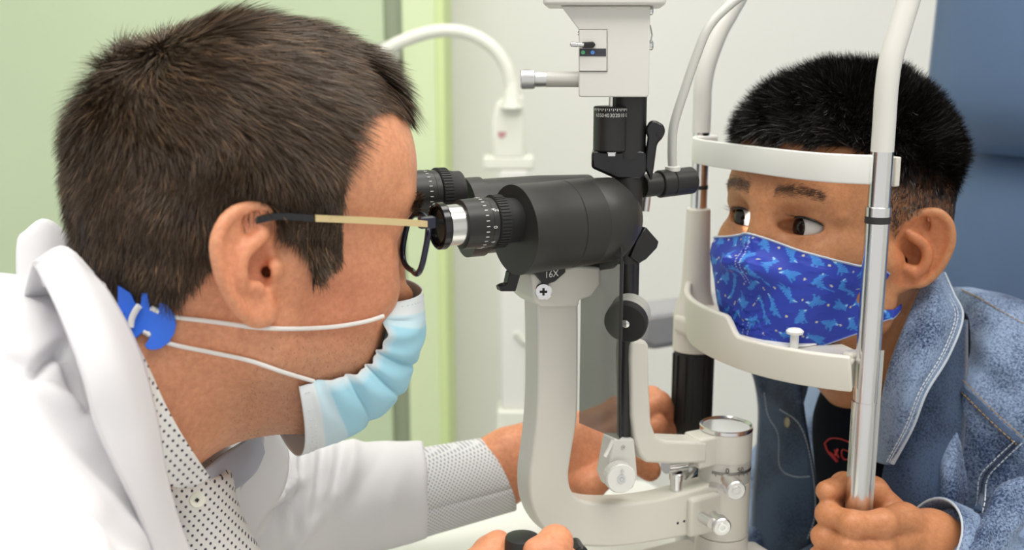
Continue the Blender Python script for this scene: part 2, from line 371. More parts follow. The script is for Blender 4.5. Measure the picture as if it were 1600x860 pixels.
# --- central column with lens cap
zcap = at(1135, 668, 0)[2]; R0 = .0212
zr = [zcap - .0005, at(1135, 731, -R0)[2], at(1135, 765, -R0)[2], at(1135, 850, -R0)[2]]
MB().lathe((*AX, zr[0]), (0, 0, -1), [(0, R0 - .0008), (.0008, R0), (zr[0] - zr[1], R0)], 48).build('column_top', m_enamel, S)
ring = MB().lathe((*AX, zcap + .0028), (0, 0, -1), [(.0022, R0 - .003), (.0008, R0 - .0015), (0, R0 - .0008), (.0004, R0 + .0002), (.0032, R0 + .0002), (.0036, R0 - .002)], 48, cap=False).build('cap_ring', m_chrome, S)
MB().lathe((*AX, zcap + .0008), (0, 0, 1), [(0, R0 - .001), (.0004, R0 - .0012)], 48).build('cap_lens', m_fogglass, ring, label='frosted round lens cap')
dial = MB().lathe((*AX, zr[1]), (0, 0, -1), [(0, R0 - .0004), (.0002, R0 - .0002), (zr[1] - zr[2], R0 - .0002)], 56).build('angle_dial', mat('satin_dial', (.62, .61, .57), .42, .35), S, label='metal dial engraved with an angle scale')
b = MB(); zmid = zr[1] - (zr[1] - zr[2]) * .45
for k in range(-30, 31):
    th = math.radians(-95 + k * 2.6); L = .0042 if k % 5 == 0 else .0026
    if -24 < k < 30:
        rad = np.array([math.cos(th), math.sin(th), 0]); tg = np.array([-math.sin(th), math.cos(th), 0])
        b.box(np.array([*AX, zmid - L / 2 + .002]) + rad * R0, (.00018, .00012, L / 2), np.stack([tg, rad, Z], 1))
b.build('scale_marks', m_ink, dial)
def on_drum(th, z, r=R0): return np.array([AX[0] + r * math.cos(th), AX[1] + r * math.sin(th), z])
for txt, thd in (('0', -122), ('50', -92)):
    th = math.radians(thd); text_mesh('numeral', txt, .0062, m_ink, dial, on_drum(th, zr[1] - .005, R0 + .0001), (-math.sin(th), math.cos(th), 0), (0, 0, 1), wrap=((*AX, 0), (0, 0, 1), R0 + .0002))
MB().lathe((*AX, zr[2]), (0, 0, -1), [(0, R0 - .0006), (.0008, R0), (zr[2] - zr[3], R0), (zr[2] - zr[3] + .0008, R0 - .0008)], 48).build('column', m_enamel, S)
MB().lathe((*AX, zr[3] - .001), (0, 0, -1), [(0, R0 + .0002), (zr[3] - TZ - .02, R0 + .001)], 48).build('column_foot', m_enamel, S)
# clamp knobs on the column: shaft, knurled head, hex socket
def clamp_knob(px0, px1, v, r, L):
    p = at(*px1, v); d = unit(lc(wd([0, 0, 0])[0] + np.array([.16, -.95, -.02]))[0]); 
    q = p - d * L
    k = MB().lathe(q - d * .012, d, [(0, .004), (.012, .004), (.012, r - .0008), (.0128, r), (.012 + L - .001, r), (.012 + L, r - .001)], 36).build('clamp_knob', m_alu, S)
    MB().lathe(p, d, [(-.001, r * .55), (.0004, r * .5), (.0004, r * .28), (-.0012, r * .26)], 24, cap=False).build('socket_screw', m_chrome, k)
clamp_knob((1120, 760), (1151, 768), -.045, .0078, .012)
clamp_knob((1095, 810), (1129, 825), -.047, .0073, .009)
MB().cyl(at(1096, 808, -.03), at(1112, 818, -.043), .0042).build('knob_shaft', m_alu, S)
MB().cyl(at(1113, 760, -.022), at(1126, 764, -.033), .0036).build('knob_shaft', m_alu, S)
# --- microscope arm: a thick C traced on its near face
HV = .0105
outer = [(843, 468), (844, 520), (844, 600), (842, 650), (837, 700), (831, 745), (833, 785), (846, 818), (870, 842), (905, 853), (960, 855), (1020, 848), (1075, 838), (1118, 826)]
inner = [(1118, 757), (1080, 768), (1035, 780), (990, 786), (945, 787), (912, 781), (897, 766), (893, 742), (897, 710), (903, 675), (907, 640), (908, 560), (908, 468)]
oo = np.concatenate([px_out(outer, -HV), px_out(inner, -HV)])
oo[:, 0] = oo[:, 0] - .002
def smooth_pts(P, n): return spline(P, n)
A = np.concatenate([smooth_pts(oo[:14], 50), smooth_pts(oo[14:], 46)])
MB().prism(A, (0, 2 * HV, 0)).build('microscope_arm', m_enamel, S, bevel=.0022, smooth=40, label='thick cream arm curving up to the microscope')
# column collar joining the arm
MB().box((AX[0] - .022, AX[1] - .004, at(1110, 800, -HV)[2]), (.022, .0115, .0165)).build('arm_joint', m_enamel, S, bevel=.003)
# arm top: wide holder under the microscope
top = px_out([(829, 428), (834, 470), (846, 480), (905, 480), (906, 470), (925, 464), (939, 446), (939, 418), (900, 415), (860, 424)], -.017)
MB().prism(top, (0, .034, 0)).build('arm_head', m_enamel, S, bevel=.002)
s1 = at(849, 455, -.0175); k = MB().lathe(s1, (-.5, -1, 0), [(-.006, .0062), (.002, .0062), (.0026, .0054)], 30).build('pivot_screw', m_chrome, S)
d_ = unit((-.5, -1, 0)); e1 = unit(np.cross(Z, d_))
b = MB().box(s1 + d_ * .0026, (.0026, .0004, .0008), np.stack([e1, d_, Z], 1)); b.box(s1 + d_ * .0026, (.0008, .0004, .0026), np.stack([e1, d_, Z], 1)); b.build('cross_slot', m_ink, k)
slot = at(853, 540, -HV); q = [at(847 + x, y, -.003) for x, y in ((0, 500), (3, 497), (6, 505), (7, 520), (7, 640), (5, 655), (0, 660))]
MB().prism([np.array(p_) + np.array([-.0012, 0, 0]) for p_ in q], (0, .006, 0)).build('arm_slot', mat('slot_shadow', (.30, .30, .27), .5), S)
for x, y in ((1059, 818), (1069, 815)):
    p = at(x, y, -HV); MB().lathe(p, (0, -1, 0), [(0, .0012), (.0001, .0011)], 12).build('pin_hole', m_ink, S)
# stop pin standing on the arm
p0 = at(1056, 778, -.002); p1 = at(1058, 738, -.002)
MB().lathe(p0, (0, 0, 1), [(0, .0056), (.001, .005), (p1[2] - p0[2] - .006, .005), (p1[2] - p0[2] - .0058, .0058), (p1[2] - p0[2] - .001, .0058), (p1[2] - p0[2], .005)], 28).build('stop_pin', m_chrome, S)
# --- illumination arm: foot on the column, L upwards
vv = -.0
foot = px_out([(1010, 724), (1000, 712), (993, 690), (987, 650), (985, 560), (986, 540), (992, 533), (1010, 533), (1014, 540), (1015, 600), (1018, 662), (1026, 684), (1042, 690), (1105, 692), (1105, 724), (1050, 726)], -.012)
MB().prism(foot, (0, .022, 0)).build('illumination_arm', m_enamel, S, bevel=.003, label='cream L-shaped arm carrying the lamp tower')
b = MB().box(((AX[0] + foot[13][0]) / 2 , 0, (foot[13][2] + foot[14][2]) / 2 - .001), (.02, .011, .0125)); b.build('arm_joint', m_enamel, S, bevel=.002)
q = at(1075, 742, .016); MB().lathe(q - np.array([.008, .0, 0]), (.8, .5, .0), [(0, .005), (.012, .005), (.012, .007), (.024, .007)], 24).build('lock_knob', m_chrome, S)
MB().lathe(at(1040, 730, -.004), (1, .15, -.1), [(0, .0055), (.02, .0055), (.021, .004), (.03, .004)], 24).build('lock_lever', m_chrome, S)
# --- lamp tower
tv = -.004
TU = at(983, 560, tv)[0]
def tw(dx, dv=0, z=0): return (TU + dx, tv + dv, z)
zlow = at(985, 683, tv)[2]; zmicro = at(985, 420, tv)[2]
b = MB(); b.cyl(tw(-.0035, 0, zlow), tw(-.0035, 0, -.11), .0052, seg=24); b.cyl(tw(.0045, .004, zlow + .05), tw(.0045, .004, -.11), .0045, seg=24); b.build('lamp_rods', m_black, S)
YH = wd((TU, tv, 0))[0][1]; EY = lc(wd((0, 0, 0))[0] + np.array([.08, 1., 0]))[0]; EY = unit(EY); EX = np.cross(EY, Z)
def ah(x, y, dv): return lc(atY(x, y, YH + dv))[0]
def px_h(pts, dv): return np.array([ah(x, y, dv) for x, y in pts])
# foot bracket with tilt knob
brk = px_out([(959, 686), (992, 686), (997, 745), (990, 764), (972, 771), (955, 764), (948, 745)], tv - .008)
MB().prism(brk, (0, .016, 0)).build('tower_foot', m_enamel2, S, bevel=.002)
p = at(971, 749, tv - .02); d = np.array([-.25, -1, .05])
k = MB().lathe(p - unit(d) * .010, d, [(0, .0105), (.0008, .0113), (.009, .0113), (.010, .0105)], 48).build('tilt_knob', m_plast, S)
bk = MB()
a1, b1, d1 = frame(d)
for j in range(44):
    aa = 2 * math.pi * j / 44; rr = a1 * math.cos(aa) + b1 * math.sin(aa); tt = np.cross(d1, rr)
    bk.box(p - d1 * .0055 + rr * .0113, (.0003, .0004, .0042), np.stack([rr, tt, d1], 1))
bk.build('knurling', m_plast, k)
MB().lathe(p, d, [(-.0005, .0035), (.0006, .0033), (.0006, .0019), (-.001, .0019), (-.001, .001), (.0006, .001)], 24).build('centre_screw', m_chrome, k)
q2 = at(973, 737, tv - .0205); MB().lathe(q2, d, [(-.0005, .0014), (.0004, .0013), (.0004, .0008)], 16).build('small_screw', m_alu, k)
p = at(974, 699, tv - .0085); MB().lathe(p, (0, -1, 0), [(-.001, .0018), (.0004, .0016), (.0004, .0008), (-.0008, .0008)], 16).build('foot_screw', m_chrome, S)
MB().tube([at(957, 688, tv - .02), at(952, 700, tv - .02), at(945, 714, tv - .02)], .0015, 10).build('spring_rod', m_plast, S)
MB().tube([at(996, 664, tv), at(1002, 672, tv), at(1007, 690, tv), at(1010, 716, tv)], .0024, 10).build('spring_rod', m_black, S)
# centring knob: black disc on a grey drum, turned towards the doctor
p = at(977, 506, tv - .030); dk = lc(wd([0, 0, 0])[0] + np.array([-.30, -.92, -.25]))[0]; dk = unit(dk)
k = MB().lathe(p - dk * .020, dk, [(0, .0135), (.001, .0148), (.007, .0148), (.0072, .0145), (.0135, .0145)], 48).build('centring_knob', mat('grey_enamel', (.42, .42, .39), .4), S)
MB().lathe(p - dk * .0068, dk, [(0, .0152), (.0007, .0156), (.006, .0156), (.0068, .0145)], 48).build('knob_face', m_blackm, k, label='flat black knob face')
MB().lathe(p, dk, [(-.001, .0032), (.0006, .0031), (.0012, .002)], 20).build('knob_screw', m_chrome, k)
# --- breath shield of smoked acrylic, with its wire
vs0, vs1 = -.048, .014
us = at(970, 500, vs0)[0]
def sh(v, y): return np.array([us + (v - vs0) * .12, v, at(970, y, vs0)[2]])
zt_ = at(970, 410, vs0)[2]; z1_ = at(968, 687, vs0)[2]; z2_ = at(920, 655, vs1)[2]
sh_o = [(us, vs0, zt_), (us, vs0, z1_), (us + .004, vs1, z2_ - .002), (us + .004, vs1, zt_)]
MB().prism(sh_o, (.0016, 0, 0)).build('breath_shield', m_smoke, S, label='smoked transparent breath shield')
MB().tube(spline([at(952, 374, vs0), at(962, 374, vs0), at(970, 384, vs0), at(971, 410, vs0), at(969, 540, vs0), at(969, 684, vs0)], 40), .0011, 10).build('shield_wire', m_black, S)
# --- tower above the microscope
z245 = at(982, 240, tv)[2]; z150 = at(982, 152, tv)[2]; zcl = at(982, 282, tv)[2]
MB().cyl(tw(-.005, 0, zcl - .06), tw(-.005, 0, z245), .0115, seg=36).build('lamp_post', m_black, S)
MB().cyl(tw(-.005, 0, z245 - .003), tw(-.005, 0, z150 + .004), .0128, seg=40).build('lamp_column', m_black, S)
ds = at(955, 200, tv + .002); zd0 = at(955, 236, tv + .002)[2]; zd1 = at(955, 166, tv + .002)[2]
RD = .0128
dr = MB().lathe((ds[0], ds[1], zd0), (0, 0, 1), [(0, RD - .001), (.001, RD), (zd1 - zd0 - .0006, RD), (zd1 - zd0, RD - .0008)], 44).build('aperture_dial', m_black, S, label='black dial with white numbers')
MB().cyl((ds[0], ds[1], zd0 - .003), (ds[0], ds[1], zd0 + .001), .008, seg=28).build('dial_spindle', m_chrome, S)
b = MB()
for k in range(-12, 13):
    th = math.radians(-116 + k * 6.2); L = .0018 if k % 2 == 0 else .0010; rad = np.array([math.cos(th), math.sin(th), 0]); tg = np.array([-math.sin(th), math.cos(th), 0])
    b.box(np.array([ds[0], ds[1], zd1 - .0012 - L / 2]) + rad * (RD + .0001), (.00022, .0001, L / 2), np.stack([tg, rad, Z], 1))
b.build('scale_marks', m_white, dr)
for i, txt in enumerate(('60', '50', '40', '30', '20', '10', '0')):
    th = math.radians(-116 + (i - 3.2) * 17); text_mesh('numeral', txt, .0036, m_white, dr, np.array([ds[0] + (RD + .0002) * math.cos(th), ds[1] + (RD + .0002) * math.sin(th), zd1 - .0060]), (-math.sin(th), math.cos(th), 0), (0, 0, 1), wrap=((ds[0], ds[1], 0), (0, 0, 1), RD + .0002))
MB().cyl((ds[0] - .003, ds[1] - .004, zd1 - .001), (ds[0] - .003, ds[1] - .004, z150 + .004), .0018, seg=14).build('dial_pin', m_chrome, S)
cl = px_h([(924, 239), (930, 236), (1006, 236), (1010, 242), (1010, 270), (1000, 281), (964, 281), (924, 263)], -.014)
MB().prism(cl, EY * .03).build('tower_clamp', m_blackg, S, bevel=.002)
lv = px_h([(1006, 262), (1012, 215), (1008, 204), (1015, 190), (1024, 188), (1038, 196), (1040, 208), (1034, 218), (1027, 225), (1022, 262), (1018, 285)], -.012)
MB().prism(lv, EY * .010).build('clamp_lever', m_blackg, S, bevel=.0022)
p = ah(1031, 210, -.0125); MB().lathe(p, -EY, [(-.001, .0026), (.0005, .0024), (.0005, .0012)], 16).build('lever_screw', m_blackm, S)
p0 = at(1003, 291, tv); p1 = at(1029, 288, tv); p2 = at(1062, 284, tv)
dkn = unit(p2 - p1)
k = MB().lathe(p1, dkn, [(0, .0096), (.0006, .0102), (.0105, .0102), (.011, .0096)], 36).lathe(p1 + dkn * .0112, dkn, [(0, .0098), (.0004, .0102), (np.linalg.norm(p2 - p1) - .0012, .0102), (np.linalg.norm(p2 - p1), .0094)], 36).build('clamp_knob', m_black, S)
MB().cyl(p0, p1, .0085, seg=30).build('knob_shaft', m_black, S)
# light cable rising from the clamp knob
cp = [at(1051, 272, tv), at(1051, 262, tv)]
MB().lathe(at(1051, 268, tv), (0, 0, 1), [(0, .0052), (.0005, .0058), (.0035, .0058), (.004, .005)], 28).build('cable_socket', m_enamel2, S)
MB().tube(spline([at(1051, 264, tv), at(1050, 235, tv), at(1053, 195, tv), at(1070, 140, tv), at(1089, 85, tv), at(1106, 45, tv), at(1130, 17, tv), at(1163, -8, tv), at(1200, -20, tv)], 60), .0034, 14).build('light_tube', mat('cable_grey', (.52, .52, .49), .4), S)
MB().cyl(at(1007, 330, tv + .03), at(1010, 306, tv + .03), .0036).build('strut', m_alu, S)
# --- lamp house
hv0 = -.026
front = px_h([(876, 9), (904, 46), (904, 150), (907, 152), (1011, 152), (1014, 149), (1016, 9)], hv0)
house = MB().prism(front, EY * .052).build('lamp_house', m_enamel2, S, bevel=.0018)
fl = px_h([(848, -16), (848, 8), (1041, 8), (1041, -16)], hv0 - .006)
MB().prism(fl, EY * .064).build('lamp_flange', m_enamel2, house, bevel=.0022)
MB().prism(px_h([(862, -16), (862, -170), (1027, -170), (1027, -16)], hv0), EY * .052).build('lamp_cover', m_enamel2, S, bevel=.004)
pan = px_h([(905.5, 47), (905.5, 111), (948, 111), (948, 47)], hv0)
MB().prism(pan, EY * -.0008).build('filter_panel', m_enamel2, house, bevel=.0003)
e_ = .9
for (x0, y0, x1, y1) in ((905, 46.3, 949, 47), (948, 47, 948.8, 112), (905, 111, 949, 111.7)):
    MB().prism(px_h([(x0, y0), (x0, y1), (x1, y1), (x1, y0)], hv0 - .0004), EY * -.0002).build('panel_gap', m_ink, house)
MB().prism(px_h([(905.5, 76), (905.5, 88), (947, 88), (947, 76)], hv0 - .0008), EY * -.0003).build('filter_strip', mat('dark_strip', (.035, .035, .045), .5), house)
for x, c_, nm in ((911, (.10, .45, .22), 'green_print'), (926, (.10, .28, .75), 'blue_print')):
    MB().lathe(ah(x, 82, hv0 - .0011), -EY, [(0, .0014), (.0002, .0014)], 20).build('filter_dot', mat(nm, c_, .5), house)
lvk = MB().prism(px_h([(910, 66), (908, 70), (910, 75), (927, 75), (931, 70), (927, 65)], hv0 - .0008), EY * -.003).build('filter_lever', m_blackm, house, bevel=.0008)
MB().lathe(ah(912, 70.5, hv0 - .003), ah(889, 69, hv0 - .003) - ah(912, 70.5, hv0 - .003), [(0, .0014), (.004, .0014), (.0045, .0017), (.0088, .0017), (.0094, .0012)], 18).build('lever_tip', m_chrome, lvk)
p0 = ah(904, 124, hv0 + .008); p1 = ah(853, 124, hv0 + .008); p2 = ah(836, 124, hv0 + .008); p3 = ah(813, 124, hv0 + .008); dd = unit(p3 - p0)
arm = MB().cyl(p0, p1, .0054, seg=32).build('slit_control', mat('warm_grey_paint', (.52, .51, .47), .4), S)
MB().cyl(p1, p2, .0054, seg=32).build('sleeve', m_alu, arm)
b = MB().lathe(p2, dd, [(0, .006), (.0005, .0066), (np.linalg.norm(p3 - p2) - .0008, .0066), (np.linalg.norm(p3 - p2), .0058)], 40)
a1, b1, d1 = frame(dd); Lk = np.linalg.norm(p3 - p2)
for j in range(40):
    aa = 2 * math.pi * j / 40; rr = a1 * math.cos(aa) + b1 * math.sin(aa); tt = np.cross(d1, rr); b.box(p2 + dd * Lk / 2 + rr * .0066, (.0003, .00028, Lk / 2 - .0012), np.stack([rr, tt, d1], 1))
b.build('knurled_knob', m_alu, arm)
for y in (16, 71):
    p = ah(1016, y, hv0 + .014); MB().lathe(p, EX, [(-.001, .0035), (.0014, .0035), (.002, .0026)], 20).build('side_screw', m_chrome, house)
MB().lathe(ah(905, 52, hv0 + .012), -EX, [(-.001, .0016), (.001, .0016)], 14).build('side_screw', m_chrome, house)
MB().tube([at(1016, 40, hv0 + .012), ah(1019, 55, hv0 + .012), ah(1016, 68, hv0 + .012)], .0006, 8).build('side_wire', m_chrome, house)
# objective head: faceted black block by the tower
MB().prism(px_out([(996, 375), (1010, 355), (1030, 378), (1027, 388), (1010, 406), (999, 412), (985, 402)], -.018), (0, .036, 0)).build('prism_block', m_blackg, S, bevel=.001)

# --- microscope
def mic_body(v0, R, pxs):                  # lathe along u with measured ends
    pass
cz = at(800, 360, -.031)[2]; u0 = at(803, 360, -.031)[0]; u1 = at(1000, 350, -.031)[0]
RB = .0295; ax = unit(np.array([1, .10, .012]))
bc = np.array([u0, -.031, cz])
L1 = (u1 - u0) * .98
m_barrel = mat('black_leatherette', (.020, .020, .019), .45, bump=(1400, .25, .0003))
body = MB().lathe(bc, ax, [(.0, RB - .0012), (.0, RB), (.018, RB), (.019, RB - .0002), (L1 * .40, RB), (L1 * .405, RB - .0006), (L1 * .41, RB), (L1 * .60, RB), (L1 * .605, RB - .0006), (L1 * .61, RB - .0003), (L1 * .82, RB - .001), (L1 * .90, RB - .006), (L1 * .99, RB * .55), (L1 * 1.0, RB * .5)], 64, sc=(1.0, 1.03))
body = body.build('microscope_barrel', m_barrel, S, smooth=35)
MB().lathe(bc + ax * .001, ax, [(0, RB - .001), (.0005, RB - .001)], 56, sc=(1, 1.03)).build('barrel_end_plate', m_blackm, body)
for x, y in ((817, 399), (807, 315)):
    b = MB()
    p = at(x, y, -.034); p[0] = bc[0] - .0005; p = np.array([p[0], *(at(x, y, -.031)[1:])]); q = at(x, y, -.031)
    d = ray(x, y); dl = np.array([d @ U, d @ V, d[2]]); o0 = -ORI; ol = np.array([o0 @ U, o0 @ V, 0]); tt = ((bc + ax * .001 - ol) @ ax) / (dl @ ax); hit = ol + dl * tt
    b.lathe(hit, -ax, [(-.001, .0019), (.0006, .0017), (.0006, .0009), (-.0006, .0009)], 16)
    b.build('end_screw', m_chrome, body)
MB().lathe(at(881, 293, -.031) + np.array([0, 0, -.0005]), (0, 0, 1), [(-.004, .0055), (.0006, .0055), (.0012, .004)], 24).build('top_screw', m_chrome, body)
# far half of the twin barrel
fc = np.array([at(726, 345, .034)[0], .034, cz]); ax2 = unit(np.array([1, -.05, .012]))
farb = MB().lathe(fc, ax2, [(0, RB - .004), (0, RB - .003), (.012, RB - .003), (.012, RB - .0045), (.06, RB - .0045), (.10, RB - .006)], 56, sc=(1., 1.08)).build('microscope_barrel', m_barrel, S, smooth=35)
MB().box((u0 + .055, .002, cz - .002), (.035, .02, .02)).build('barrel_bridge', m_black, S, bevel=.006)
# magnification plate and lever
MB().prism(px_out([(834, 424), (845, 438), (853, 446), (868, 440), (884, 426), (884, 415), (834, 415)], -.0205), (0, .006, 0)).build('magnification_plate', m_black, S, bevel=.0006)
text_mesh('numeral', '16X', .0065, m_white, S, at(862, 429, -.0209), (1, 0, .06), (0, 0, 1))
MB().prism(px_out([(797, 425), (815, 425), (806, 456), (783, 456), (781, 449), (786, 446), (793, 444)], -.012), (0, .007, 0)).build('magnification_lever', m_blackg, S, bevel=.0008)
MB().prism(px_out([(884, 400), (985, 385), (982, 398), (960, 420), (934, 424), (884, 430)], -.012), (0, .026, 0)).build('microscope_cradle', m_black, S, bevel=.001)
# eyepieces
def eyepiece(tip, base, full=True):
    d = unit(np.asarray(base) - np.asarray(tip)); L = np.linalg.norm(np.asarray(base) - np.asarray(tip))
    e = MB().lathe(tip + d * .0165, d, [(0, .0135), (.0006, .0162), (.0175, .0166), (.018, .0162), (.022, .0162), (.022, .0120)], 56).build('eyepiece', m_black, S, smooth=35)
    MB().lathe(tip + d * .0055, d, [(0, .0135), (.0125, .0135), (.0125, .011)], 48).build('chrome_sleeve', m_chrome, e)
    MB().lathe(tip, d, [(.001, .0128), (.0, .0140), (.0008, .0152), (.0048, .0154), (.006, .0146), (.0062, .012), (.004, .0115), (.0012, .0115)], 48, cap=False).build('eyecup', m_blackg, e)
    MB().lathe(tip + d * .0030, d, [(0, .0122), (.0005, .0122)], 40).build('eye_lens', m_blackg, e)
    b = MB().lathe(tip + d * .0385, d, [(0, .0150), (.0006, .0172), (.008, .0172), (.0086, .0160), (.014, .0150), (L - .0385 + .006, .0150)], 56)
    a1, b1, d1 = frame(d)
    for j in range(48):
        aa = 2 * math.pi * j / 48; rr = a1 * math.cos(aa) + b1 * math.sin(aa); tt = np.cross(d1, rr); b.box(tip + d * .0428 + rr * .0172, (.0006, .0006, .0034), np.stack([rr, tt, d1], 1))
    b.build('focus_ring', m_blackm, e)
    b = MB()
    for j in range(-14, 15):
        aa = math.radians(180 + j * 12.5) ; rr = a1 * math.cos(aa) + b1 * math.sin(aa); tt = np.cross(d1, rr); Lm = .0022
        b.box(tip + d * .0296 + rr * .01668, (.00012, .00022, Lm / 2), np.stack([rr, tt, d1], 1))
    b.build('scale_marks', m_white, e)
    return e, d, a1, b1
tip = at(681, 354, -.031); base = at(793, 345, -.031)
e, d, a1, b1 = eyepiece(tip, base)
for txt, x, y in (('4', 741, 325), ('2', 750, 326), ('0', 751, 350), ('6', 748, 374)):
    q = at(x, y, -.031); h = (q - tip) @ d; c0 = tip + d * .0333
    # numerals face outward on the near side of the ring
    dz = np.clip((q[2] - c0[2]) / .0166, -.9, .9); rr = unit(np.array([0, -math.sqrt(1 - dz * dz), dz])); rr = unit(rr - d * (rr @ d)); tt = np.cross(rr, d)
    text_mesh('numeral', txt, .0038, m_white, e, c0 + rr * .0169 + d * (.0014 if txt != '2' else .0036), tt, -d)
tip2 = at(598, 306, .031); base2 = at(705, 301, .031)
eyepiece(tip2, base2)
# narrow slit beam for the patient's eye
sp = bpy.data.lights.new('slit_beam', 'SPOT'); sp.energy = 1.6; sp.spot_size = math.radians(10); sp.spot_blend = .25; sp.shadow_soft_size = .002; sp.color = (1, .96, .92)
so = bpy.data.objects.new('slit_beam', sp); COL.objects.link(so)
src = wd(at(1046, 384, -.004))[0]; BEAM_TARGET = wd((-.052, .030, -.128))[0]
so.location = src; so.rotation_euler = Vector(BEAM_TARGET - src).to_track_quat('-Z', 'Y').to_euler()
# ------------------------------------------------------------------ signed-distance modelling (bodies are one continuous surface)
def smin(a, b, k):
    if k <= 0: return np.minimum(a, b)
    h = np.maximum(k - np.abs(a - b), 0) / k; return np.minimum(a, b) - h * h * k * .25
class SDF:
    def __init__(s, lo, hi, h):
        s.lo = np.array(lo, float); s.h = h; s.n = np.ceil((np.array(hi) - s.lo) / h).astype(int) + 1
        s.ax = [(s.lo[i] + np.arange(s.n[i]) * h).astype(np.float32) for i in range(3)]
        s.F = np.full(s.n, .05, np.float32)
    def _blk(s, lo, hi, m):
        sl = []
        for i in range(3):
            a = int(np.floor((lo[i] - m - s.lo[i]) / s.h)); b = int(np.ceil((hi[i] + m - s.lo[i]) / s.h)) + 1
            a = max(a, 0); b = min(b, s.n[i])
            if b <= a: return None, None
            sl.append(slice(a, b))
        g = (s.ax[0][sl[0]][:, None, None], s.ax[1][sl[1]][None, :, None], s.ax[2][sl[2]][None, None, :])
        return tuple(sl), g
    def _do(s, fn, lo, hi, k, cut=False):
        sl, g = s._blk(np.asarray(lo), np.asarray(hi), max(k, 0) + 3 * s.h)
        if sl is None: return s
        d = fn(g)
        if cut: s.F[sl] = -smin(-s.F[sl], d, k)
        else: s.F[sl] = smin(s.F[sl], d, k)
        return s
    def ell(s, c, r, k=.01, R=None, cut=False):
        c = np.asarray(c, float); r = np.asarray(r, float); m = r.max()
        def fn(g):
            x, y, z = g[0] - c[0], g[1] - c[1], g[2] - c[2]
            if R is not None:
                x, y, z = (R[0][0] * x + R[1][0] * y + R[2][0] * z, R[0][1] * x + R[1][1] * y + R[2][1] * z, R[0][2] * x + R[1][2] * y + R[2][2] * z)
            k0 = np.sqrt((x / r[0]) ** 2 + (y / r[1]) ** 2 + (z / r[2]) ** 2); k1 = np.sqrt((x / r[0] ** 2) ** 2 + (y / r[1] ** 2) ** 2 + (z / r[2] ** 2) ** 2) + 1e-9
            return k0 * (k0 - 1) / k1
        b = r if R is None else np.array([m] * 3)
        return s._do(fn, c - b, c + b, k, cut)
    def cone(s, a, b, ra, rb, k=.01, cut=False):
        a = np.asarray(a, float); b = np.asarray(b, float); ab = b - a; L2 = ab @ ab + 1e-12
        def fn(g):
            x, y, z = g[0] - a[0], g[1] - a[1], g[2] - a[2]
            t = np.clip((x * ab[0] + y * ab[1] + z * ab[2]) / L2, 0, 1)
            return np.sqrt((x - ab[0] * t) ** 2 + (y - ab[1] * t) ** 2 + (z - ab[2] * t) ** 2) - (ra + (rb - ra) * t)
        m = max(ra, rb); return s._do(fn, np.minimum(a, b) - m, np.maximum(a, b) + m, k, cut)
    def chain(s, pts, rs, k=.01, cut=False):
        pts = np.asarray(pts, float); rs = np.broadcast_to(np.asarray(rs, float), (len(pts),))
        for i in range(len(pts) - 1): s.cone(pts[i], pts[i + 1], rs[i], rs[i + 1], k, cut)
        return s
    def plane_cut(s, p, n, k=.0):         # removes the side that n points to
        p = np.asarray(p, float); n = unit(n)
        d = (s.ax[0][:, None, None] - p[0]) * n[0] + (s.ax[1][None, :, None] - p[1]) * n[1] + (s.ax[2][None, None, :] - p[2]) * n[2]
        s.F = -smin(-s.F, -d.astype(np.float32), k); return s
    def mesh(s, smooth=1):
        F_ = s.F.copy()
        for ax in range(3):
            ix = [slice(None)] * 3; ix[ax] = 0; F_[tuple(ix)] = .01; ix[ax] = -1; F_[tuple(ix)] = .01
        ins = F_ < 0; c = ins[:-1, :-1, :-1].astype(np.int8)
        tot = np.zeros(c.shape, np.int8)
        for dx in (0, 1):
            for dy in (0, 1):
                for dz in (0, 1): tot += ins[dx:dx + c.shape[0], dy:dy + c.shape[1], dz:dz + c.shape[2]]
        act = np.argwhere((tot > 0) & (tot < 8)); idx = -np.ones(c.shape, np.int32); idx[tuple(act.T)] = np.arange(len(act))
        acc = np.zeros((len(act), 3)); cnt = np.zeros(len(act))
        cor = [(a, b, d) for a in (0, 1) for b in (0, 1) for d in (0, 1)]
        val = {q: F_[act[:, 0] + q[0], act[:, 1] + q[1], act[:, 2] + q[2]] for q in cor}
        for q in cor:
            for ax in range(3):
                if q[ax] == 0:
                    q2 = list(q); q2[ax] = 1; q2 = tuple(q2); a, b = val[q], val[q2]; m = (a < 0) != (b < 0)
                    t = np.where(m, a / np.where(m, a - b, 1), 0); pt = np.tile(np.array(q, float), (len(act), 1)); pt[:, ax] = t
                    acc[m] += pt[m]; cnt[m] += 1
        vtx = s.lo + (act + acc / cnt[:, None]) * s.h
        quads = []
        for ax in range(3):
            o1, o2 = (ax + 1) % 3, (ax + 2) % 3
            a = [slice(None)] * 3; b = [slice(None)] * 3; a[ax] = slice(0, -1); b[ax] = slice(1, None)
            A_, B_ = ins[tuple(a)], ins[tuple(b)]
            for sgn in (0, 1):
                e = np.argwhere((A_ & ~B_) if sgn == 0 else (~A_ & B_))
                e = e[(e[:, o1] > 0) & (e[:, o2] > 0) & (e[:, o1] < s.n[o1] - 1) & (e[:, o2] < s.n[o2] - 1)]
                def g(d1, d2):
                    q = e.copy(); q[:, o1] -= d1; q[:, o2] -= d2; return idx[tuple(q.T)]
                Q = np.stack([g(1, 1), g(0, 1), g(0, 0), g(1, 0)], 1)
                if sgn: Q = Q[:, ::-1]
                quads.append(Q)
        Q = np.concatenate(quads); Q = Q[(Q >= 0).all(1)]
        for _ in range(smooth): vtx = vtx + .5 * (lap(vtx, Q) - vtx)
        return vtx, Q
